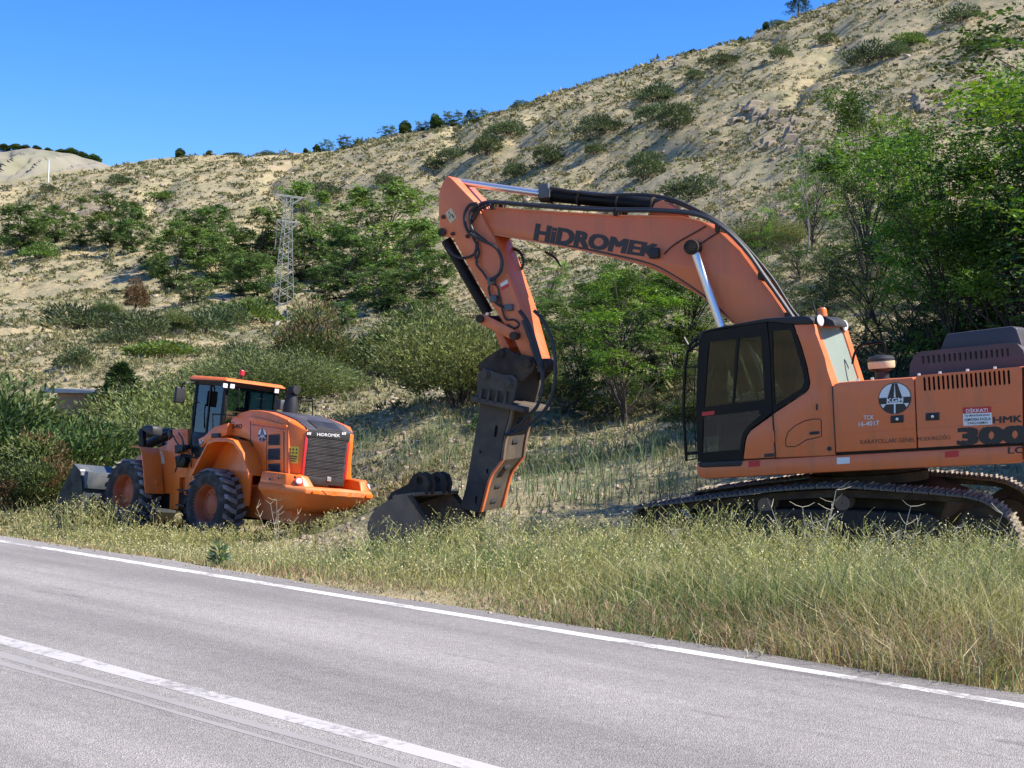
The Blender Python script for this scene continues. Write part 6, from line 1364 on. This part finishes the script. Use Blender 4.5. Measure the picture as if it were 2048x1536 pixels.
# ================================================================== ROCKS
def rock_mesh(seed, slab=False):
    rg = np.random.default_rng(seed); bm = bmesh.new(); bmesh.ops.create_icosphere(bm, subdivisions=2, radius=.5)
    for v in bm.verts:
        n = v.co.normalized(); f = 1+.35*(vnoise(n.x*2+seed, n.y*2+n.z*1.7)-.5)
        v.co *= f; v.co.x = max(-.40, min(.42, v.co.x*1.25)); v.co.z = max(-.3, min(.33, v.co.z)); v.co.y = max(-.42, min(.40, v.co.y*1.15))
        if slab: v.co.y *= .45; v.co.x += v.co.z*.5
    me = bpy.data.meshes.new('rock'); bm.to_mesh(me); bm.free(); me.materials.append(MATS['rock']); return me
ROCKS = [rock_mesh(s) for s in range(4)]; SLABS = [rock_mesh(s+10, True) for s in range(4)]
def rock(px, py, w_px, lab, k=0, fl=1.):
    g = ground(px, py); s = w_px*g[1]/FPX
    o = link('boulder', ROCKS[k % 4], None, None, label=lab, category='rock'); o.matrix_world = Matrix.Translation((g[0], g[1], g[2]+.12*s*fl)) @ Matrix.Rotation(k*1.7, 4, 'Z') @ Matrix.Rotation(k*.6, 4, 'X') @ Matrix.Diagonal((s, s, s*fl, 1))
for a in ((352, 655, 16, 'white upright boulder in front of the terrace bushes', 1, 1.6), (362, 668, 22, 'flat white boulder below the upright one', 2, .5), (18, 654, 16, 'pale boulder at the left picture edge', 0), (77, 692, 18, 'tilted pale boulder above the left juniper', 3, 1.3), (60, 700, 14, 'slim pale boulder left of the tilted one', 1, 1.5), (125, 748, 12, 'small boulder left of the round grey bush', 2),
          (100, 675, 13, 'boulder on the pale slope right of the tilted one', 0), (575, 1062, 34, 'dirt-covered rock behind the loader rear tyre', 2, .6), (1905, 1118, 42, 'buff rock in the grass in front of the excavator tracks', 0, .7), (1385, 1130, 30, 'small buff rock in the tall grass left of the tracks', 3, .6), (735, 1010, 30, 'brown rock beside the fallen bucket', 1, .6), (720, 985, 22, 'dark rock behind the loader bumper', 3, .7), (475, 770, 12, 'pale rock above the loader cab', 2)):
    rock(*a)
def outcrop(px, py, w, h, n, lab, seed):
    rg = random.Random(seed); g = ground(px, py); o = empty('rock_outcrop', lab, 'rock', Matrix.Translation(g))
    for k in range(n):
        qx = px+(rg.random()-.5)*w; qy = py+(rg.random()-.5)*h+.20*(qx-px); q = ground(qx, qy); s = (10+26*rg.random()**1.5)*q[1]/FPX
        r = link('rock_slab', SLABS[k % 4], None, o); r.matrix_local = Matrix.Translation(Vector(q-g)) @ Matrix.Rotation(.5+rg.uniform(-.3, .3), 4, 'Z') @ Matrix.Rotation(rg.uniform(-.5, .2), 4, 'Y') @ Matrix.Diagonal((s*rg.uniform(.7, 1.6), s*rg.uniform(.8, 1.5), s*rg.uniform(.6, 1.3), 1))
outcrop(1535, 238, 130, 40, 46, 'jagged brown rock outcrop on the right slope', 3); outcrop(1710, 225, 80, 30, 22, 'smaller grey rock outcrop beside the feathery tree', 4); outcrop(1560, 290, 120, 30, 24, 'broken rock band below the jagged outcrop', 5)
outcrop(1900, 215, 150, 40, 26, 'shadowed rock band behind the locust grove', 6); outcrop(180, 425, 110, 30, 16, 'pale eroded rock ledge above the left wood', 7); outcrop(350, 425, 70, 20, 12, 'yellowish rock ledge above the centre of the wood', 8)

# ================================================================== UNCOUNTABLE COVER
def scatter(n, r0, r1, th0, th1, rg):
    r = np.exp(rg.uniform(math.log(r0), math.log(r1), n)); t = rg.uniform(th0, th1, n); return np.sin(t)*r, np.cos(t)*r, r
def stones():
    rg = np.random.default_rng(5); x, y, r = scatter(9000, 18, 430, R_(-24), R_(24), rg); s_ = x*RN[0]+y*RN[1]
    ed = 1500; le = rg.uniform(-45, 8, ed); se = S_ASPH+np.abs(rg.normal(size=ed))*.25-.10; x = np.concatenate([x, -RD[0]*le+RN[0]*se]); y = np.concatenate([y, -RD[1]*le+RN[1]*se]); r = np.hypot(x, y); s_ = x*RN[0]+y*RN[1]
    nb = 5000; tb = rg.uniform(R_(-8), R_(20), nb); rb = rg.uniform(26, 60, nb); x = np.concatenate([x, np.sin(tb)*rb]); y = np.concatenate([y, np.cos(tb)*rb]); r = np.hypot(x, y); s_ = x*RN[0]+y*RN[1]
    isg = np.arange(len(x)) >= 9000
    keep = (y > 3) & (isg | (s_ > S_ASPH+.6)) & (isg | (fbm(x/9, y/9, 3) > -.02) | (r < 40) & (fbm(x/3, y/3, 2) > .02)); x, y, r = x[keep], y[keep], r[keep]; n = len(x)
    z = np.maximum(H(x, y), np.where(x*RN[0]+y*RN[1] < S_ASPH, 0, -9)); sz = r*.0013*(.4+1.3*rg.random(n)**2)+.006; sz = np.where(np.abs(x*RN[0]+y*RN[1]-S_ASPH) < .35, sz*.5, sz); base = np.array([(-1, -1, -.5), (1, -1, -.5), (1, 1, -.5), (-1, 1, -.5), (-.6, -.7, .6), (.7, -.6, .5), (.6, .6, .7), (-.7, .6, .5)])
    a = rg.random(n)*6.28; c, s2 = np.cos(a), np.sin(a); B_ = base[None]*(1+.35*rg.normal(size=(n, 8, 3)))*sz[:, None, None]
    V = np.stack([B_[..., 0]*c[:, None]-B_[..., 1]*s2[:, None]+x[:, None], B_[..., 0]*s2[:, None]+B_[..., 1]*c[:, None]+y[:, None], B_[..., 2]+z[:, None]], -1).reshape(-1, 3)
    f = np.array([(0, 3, 2, 1), (4, 5, 6, 7), (0, 1, 5, 4), (1, 2, 6, 5), (2, 3, 7, 6), (3, 0, 4, 7)]); F = (f[None]+8*np.arange(n)[:, None, None]).reshape(-1, 4)
    col = np.array([[.36, .29, .20]])*(1+.28*rg.normal(size=(n, 1))); me = bigmesh('loose_stones', V, F, np.clip(np.repeat(col, 8, 0), .1, .8)); o = link('loose_stones', me, 'dry', None, kind='stuff', label='loose stones scattered over the slope', category='stones')
stones()
def tufts():
    "low dry scrub cushions all over the hillside"
    rg = np.random.default_rng(6); x, y, r = scatter(70000, 34, 460, R_(-25), R_(25), rg)
    dn = fbm(x/14, y/14, 3)+.5*fbm(x/60+5, y/60, 2); keep = (dn > -.19+.16*rg.normal(size=len(x))); x, y, r = x[keep], y[keep], r[keep]; n = len(x); z = H(x, y)
    K = 15; s = (.09+r*.0021)*(.5+.9*rg.random(n))*np.where(rg.random(n) < .06, 1.8, 1); a = rg.random((n, K))*6.283; q = rg.random((n, K))
    P = np.stack([x[:, None]+np.cos(a)*q*s[:, None]*.75, y[:, None]+np.sin(a)*q*s[:, None]*.75, z[:, None]-.03+(.42*(1-q**2)*s[:, None])], -1).reshape(-1, 3)
    D = nrm(np.stack([np.cos(a), np.sin(a), .8+q*.3], -1).reshape(-1, 3)+rg.normal(size=(n*K, 3))*.5); L_ = np.repeat(s, K)*(.30+.45*rg.random(n*K))
    S_ = np.cross(D, rg.normal(size=D.shape)); S_ = nrm(S_)*(L_*np.repeat(.16+.14*sstep(60, 160, r), K))[:, None]
    V = np.stack([P-S_, P+S_, P+D*L_[:, None]], 1).reshape(-1, 3); F = np.arange(len(V)).reshape(-1, 3)
    c = pick(rg, n, [(.19, .185, .085), (.15, .155, .07), (.24, .215, .10), (.11, .125, .05), (.29, .25, .12)], .2); c = np.repeat(c, K, 0)*(1+.2*rg.normal(size=(n*K, 1)))
    me = bigmesh('hillside_scrub', V, F, np.clip(np.repeat(c, 3, 0), .02, .6), 3); link('hillside_scrub', me, 'dry', None, kind='stuff', label='grey-green scrub cushions covering the dry hillside', category='scrub')
tufts()
def grass():
    rg = np.random.default_rng(9); out = []
    def blades(x, y, h, wd, cols, lean=.35, droop=.35):
        n = len(x); z = H(x, y); a = rg.random(n)*6.283; ln = np.abs(rg.normal(size=n))*lean
        d = np.stack([np.cos(a)*ln, np.sin(a)*ln, np.ones(n)], -1); d = nrm(d); P = np.stack([x, y, z-.02], -1); b = rg.random(n)*6.283
        S = np.stack([np.cos(b), np.sin(b), 0*b], -1)*wd[:, None]; M_ = P+d*(h*.55)[:, None]; T_ = P+d*h[:, None]+np.stack([np.cos(a), np.sin(a), -.35+0*a], -1)*(h*droop*rg.random(n))[:, None]
        V = np.stack([P-S, P+S, M_+S*.7, M_-S*.7, M_-S*.7, M_+S*.7, T_+S*.12, T_-S*.12], 1).reshape(-1, 3); out.append((V, np.repeat(cols, 8, 0)))
    # roadside verge
    x, y, r = scatter(400000, 9, 62, R_(-24), R_(34), rg); s = x*RN[0]+y*RN[1]-S_ASPH
    nz = fbm(x/2.2, y/2.2, 3); px = CX+FPX*x/y
    dirt = 1.1*np.exp(-(((px-660)/110)**2+((y-31)/8.0)**2)) + .9*np.exp(-(((px-800)/80)**2+((y-26)/3.5)**2))+.5*np.exp(-(((px-560)/60)**2+((y-27)/5.0)**2))
    bare = sstep(.06, .19, fbm(x/2.6+21, y/2.6, 3))
    dens = (1-.85*bare)*sstep(-.05, .5, s+.9*nz)*(1-.5*sstep(9.0, 12, s))*(1-sstep(12, 16, s)*.4)*(1-1.3*dirt)*(.62+.9*(nz+.35))
    keep = (rg.random(len(x)) < dens) & (s > -.05); x, y, r, s, nz = x[keep], y[keep], r[keep], s[keep], nz[keep]; n = len(x); px = CX+FPX*x/y
    tall = (.20+.34*sstep(.1, 2.2, s))*(.42+.58*sstep(850, 1500, px))*(1-.52*sstep(4.5, 8, s))*(1-.4*sstep(9, 13, s)); h = tall*(.35+.85*rg.random(n))*(1+1.1*nz)
    mixn = fbm(x/1.6+9, y/1.6, 2)+.6*fbm(x/5+3, y/5, 2)+.22*rg.normal(size=n); h = h*(1+.9*fbm(x/4+8, y/4, 2))
    c = np.where((mixn < .03)[:, None], pick(rg, n, [(.12, .175, .05), (.16, .21, .065), (.09, .14, .042)], .32), pick(rg, n, [(.34, .31, .12), (.44, .39, .19), (.24, .25, .085), (.52, .45, .26), (.28, .26, .10)], .34))
    c = np.where(((s < 1.1) & (rg.random(n) < .45))[:, None], pick(rg, n, [(.36, .24, .14), (.42, .31, .19), (.30, .20, .12)]), c)
    blades(x, y, h, (.0022+.00017*r)*(.6+.8*rg.random(n)), c, .55, .75)
    # flowering stalks with seed heads
    x, y, r = scatter(9000, 12, 45, R_(-22), R_(22), rg); s = x*RN[0]+y*RN[1]-S_ASPH; k = (s > .8) & (s < 10.5) & (fbm(x/3+4, y/3, 2) > .03); x, y, r = x[k], y[k], r[k]; n = len(x); px = CX+FPX*x/y
    h = (.36+.30*rg.random(n))*(.5+.55*sstep(850, 1500, px)); z = H(x, y); blades(x, y, h, .0016+.00010*r, pick(rg, n, [(.33, .31, .13), (.25, .26, .10)]), .16, .05)
    K = 5; P = np.stack([np.repeat(x, K), np.repeat(y, K), np.repeat(z+h*.9, K)-rg.random(n*K)*np.repeat(h, K)*.35], -1)+rg.normal(size=(n*K, 3))*np.array([.05, .05, .02]); rr_ = np.repeat(r, K)
    V, F = diamonds(P, nrm(rg.normal(size=P.shape)), .009+.0007*rr_, .008+.0006*rr_, rg); hd = (V, rep(pick(rg, n*K, [(.50, .44, .22), (.56, .50, .31), (.42, .37, .15)])))
    # tall branching weeds in clumps, overlapping the tracks and the bucket
    hv, hc = [hd[0]], [hd[1]]
    for (qx, Yq, sp, m_, hh) in ((1285, 18.2, .35, 110, .66), (1405, 17.6, .45, 200, .84), (1500, 17.4, .6, 60, .5), (1625, 17.2, .4, 110, .74), (1700, 17.2, .8, 70, .5), (1800, 16.9, .5, 45, .5), (1925, 16.6, .4, 120, .74), (2010, 16.4, .4, 70, .6), (900, 21.4, .3, 50, .36), (965, 21.6, .3, 40, .42), (1060, 22, .8, 130, .5), (1200, 20, 1.0, 170, .6), (230, 30.5, .9, 130, .42), (330, 31, .9, 120, .42), (480, 31.5, .7, 70, .38), (150, 33, .8, 160, .95), (620, 31.5, .6, 60, .5), (1950, 13.5, .9, 150, .7), (1600, 14.5, 1.0, 120, .55), (1250, 16, 1.2, 120, .55), (1450, 15.5, 1.3, 190, .6), (1750, 14.6, 1.2, 190, .62), (1850, 13.4, .9, 120, .6), (1120, 17.5, 1.2, 130, .5), (1650, 16, .9, 150, .7), (2040, 14.5, .8, 160, .75), (1350, 14.5, 1.2, 110, .45), (780, 19, 1.2, 90, .36), (500, 22, 1.5, 90, .34)):
        c0 = at_depth(qx, Yq); x = c0[0]+rg.normal(size=m_)*sp; y = c0[1]+rg.normal(size=m_)*sp*.5; h = hh*(.55+.55*rg.random(m_)); r = np.hypot(x, y)
        tone = pick(rg, m_, [(.30, .31, .11), (.38, .35, .15), (.22, .25, .09)])
        blades(x, y, h, .0022+.00014*r, tone, .2, .08)
        for q in range(7):                               # side twigs
            t = .35+.6*rg.random(m_); a = rg.random(m_)*6.283; L_ = .10+.10*rg.random(m_); z = H(x, y)+h*t
            P = np.stack([x, y, z], -1); D = nrm(np.stack([np.cos(a), np.sin(a), .9+0*a], -1)); V, _ = diamonds(P, D, L_, .006+.0001*r, rg); hv.append(V); hc.append(rep(tone))
            V, _ = diamonds(P+D*L_[:, None], nrm(rg.normal(size=D.shape)), .008+.0007*r, .007+.0006*r, rg); hv.append(V); hc.append(rep(pick(rg, m_, [(.50, .44, .20), (.56, .50, .30), (.40, .36, .13)])))
    hd = (np.concatenate(hv), np.concatenate(hc))
    # coarse tufts on the bank behind the machines
    x, y, r = scatter(60000, 27, 130, R_(-22), R_(22), rg); s = x*RN[0]+y*RN[1]-S_ASPH; k = (s > 7) & (fbm(x/5+2, y/5, 3) > .08+.06*rg.normal(size=len(x))); x, y, r = x[k], y[k], r[k]; n = len(x)
    blades(x, y, (.16+.0030*r)*(.5+.9*rg.random(n)), .003+.00030*r, pick(rg, n, [(.16, .18, .065), (.23, .21, .10), (.12, .14, .055), (.28, .24, .13)]), .45)
    # reeds: coarse blue-green grass in clumps
    cl = [(1180, 905, 26), (1060, 985, 22), (1290, 935, 20), (870, 880, 30), (960, 905, 22), (1210, 960, 20), (820, 925, 24), (1120, 930, 20), (165, 985, 40), (190, 1000, 40), (735, 900, 24), (1340, 985, 18), (690, 890, 20), (1150, 1000, 22), (1230, 1010, 20), (1100, 960, 20), (1300, 900, 20), (1020, 930, 20), (900, 930, 20)]
    for (qx, qy, m_) in cl:
        g = ground(qx, qy); m2 = m_*3; xx = g[0]+rg.normal(size=m2)*.45; yy = g[1]+rg.normal(size=m2)*.5
        blades(xx, yy, .35+.55*rg.random(m2), np.full(m2, .009), pick(rg, m2, [(.16, .22, .10), (.20, .25, .12), (.13, .18, .08)]), .3, .3)
    V = np.concatenate([o[0] for o in out]); C = np.concatenate([o[1] for o in out]); F = np.arange(len(V)).reshape(-1, 4)
    F = np.concatenate([F, np.arange(len(hd[0])).reshape(-1, 4)+len(V)]); V = np.concatenate([V, hd[0]]); C = np.concatenate([C, hd[1]])
    link('roadside_grass', bigmesh('roadside_grass', V, F, C), 'grass', None, kind='stuff', label='tall dry roadside grass with yellow seed heads', category='grass')
    print('grass quads', len(F))
grass()
# ---- single dry weeds sticking out of the grass in front of the tracks
mat('dry_stem', (.50, .43, .30), .9, 0, .2, 10)
def weed(px, py, h_px, lab, seed, m='dry_stem', Y=None):
    g = ground(px, py) if Y is None else at_depth(px, Y)
    g[2] = float(H(g[0], g[1])); h = h_px*g[1]/FPX; rg = np.random.default_rng(seed); b = MB()
    for k in range(rg.integers(4, 7)):
        d = unit(np.array([rg.normal()*.28, rg.normal()*.2, 1])); L = h*(.6+.4*rg.random()); P = [np.array([rg.normal()*.03, rg.normal()*.03, -.03])]
        for i in range(5): P.append(P[-1]+d*L/5+rg.normal(size=3)*.012)
        b.tube(P, [.006, .0055, .005, .0045, .004, .003], 5, False)
        for i in range(2, 6):
            for s in range(2):
                e = P[i]+unit(np.array([rg.normal(), rg.normal()*.6, .5]))*L*.16; b.tube([P[i], (P[i]+e)/2+np.array([0, 0, -.01]), e], [.0035, .003, .002], 4, False)
    o = b.build('dry_weed', m, None, smooth=True); o.matrix_world = Matrix.Translation(g); o['label'] = lab; o['category'] = 'weed'; o['group'] = 'dry weeds in the verge'
for a in ((1622, 1180, 215, 'tall branched dry weed in front of the middle of the tracks', 1), (1800, 1190, 190, 'single dry weed stalk in front of the rear track roller', 2), (1945, 1200, 200, 'dry weed in front of the track sprocket', 3), (1740, 1200, 150, 'short dry weed right of the tall branched one', 4), (1390, 1170, 130, 'dry weed near the front end of the track', 5), (555, 1110, 140, 'dry weed in front of the loader rear wheel', 6), (165, 1060, 60, 'dry weed by the loader bucket', 7), (1010, 1140, 110, 'bent dry weed beside the chisel', 8), (2035, 1260, 90, 'dry weed at the right picture edge', 9), (1510, 1330, 60, 'dry twig at the edge of the asphalt', 10)):
    weed(*a)
def thistle(px, py, lab, seed, s):
    g = ground(px, py); rg = np.random.default_rng(seed); n = 90; a = rg.random(n)*6.283; q = rg.random(n)
    P = np.stack([np.cos(a)*.03, np.sin(a)*.03, q*.4], -1)*s; D = nrm(np.stack([np.cos(a), np.sin(a), .25+.6*q], -1)+rg.normal(size=(n, 3))*.15)
    V, F = diamonds(P, D, s*.28*(1.1-q*.6), s*.06, rg); o = link('thistle', bigmesh('thistle', V, F, rep(pick(rg, n, [(.16, .22, .13), (.12, .18, .10), (.22, .27, .17)]))), 'leaf', None, label=lab, category='plant'); o.matrix_world = Matrix.Translation(g)
thistle(438, 1134, 'blue-green thistle at the road edge in front of the loader', 1, .55); thistle(745, 1130, 'small thistle in the verge left of the bucket', 2, .7); thistle(690, 1140, 'low thistle in the verge between loader and bucket', 3, .6); thistle(1330, 1180, 'green thistle in the tall grass left of the tracks', 4, 1.0); thistle(1960, 1190, 'green thistle below the track sprocket', 5, 1.)
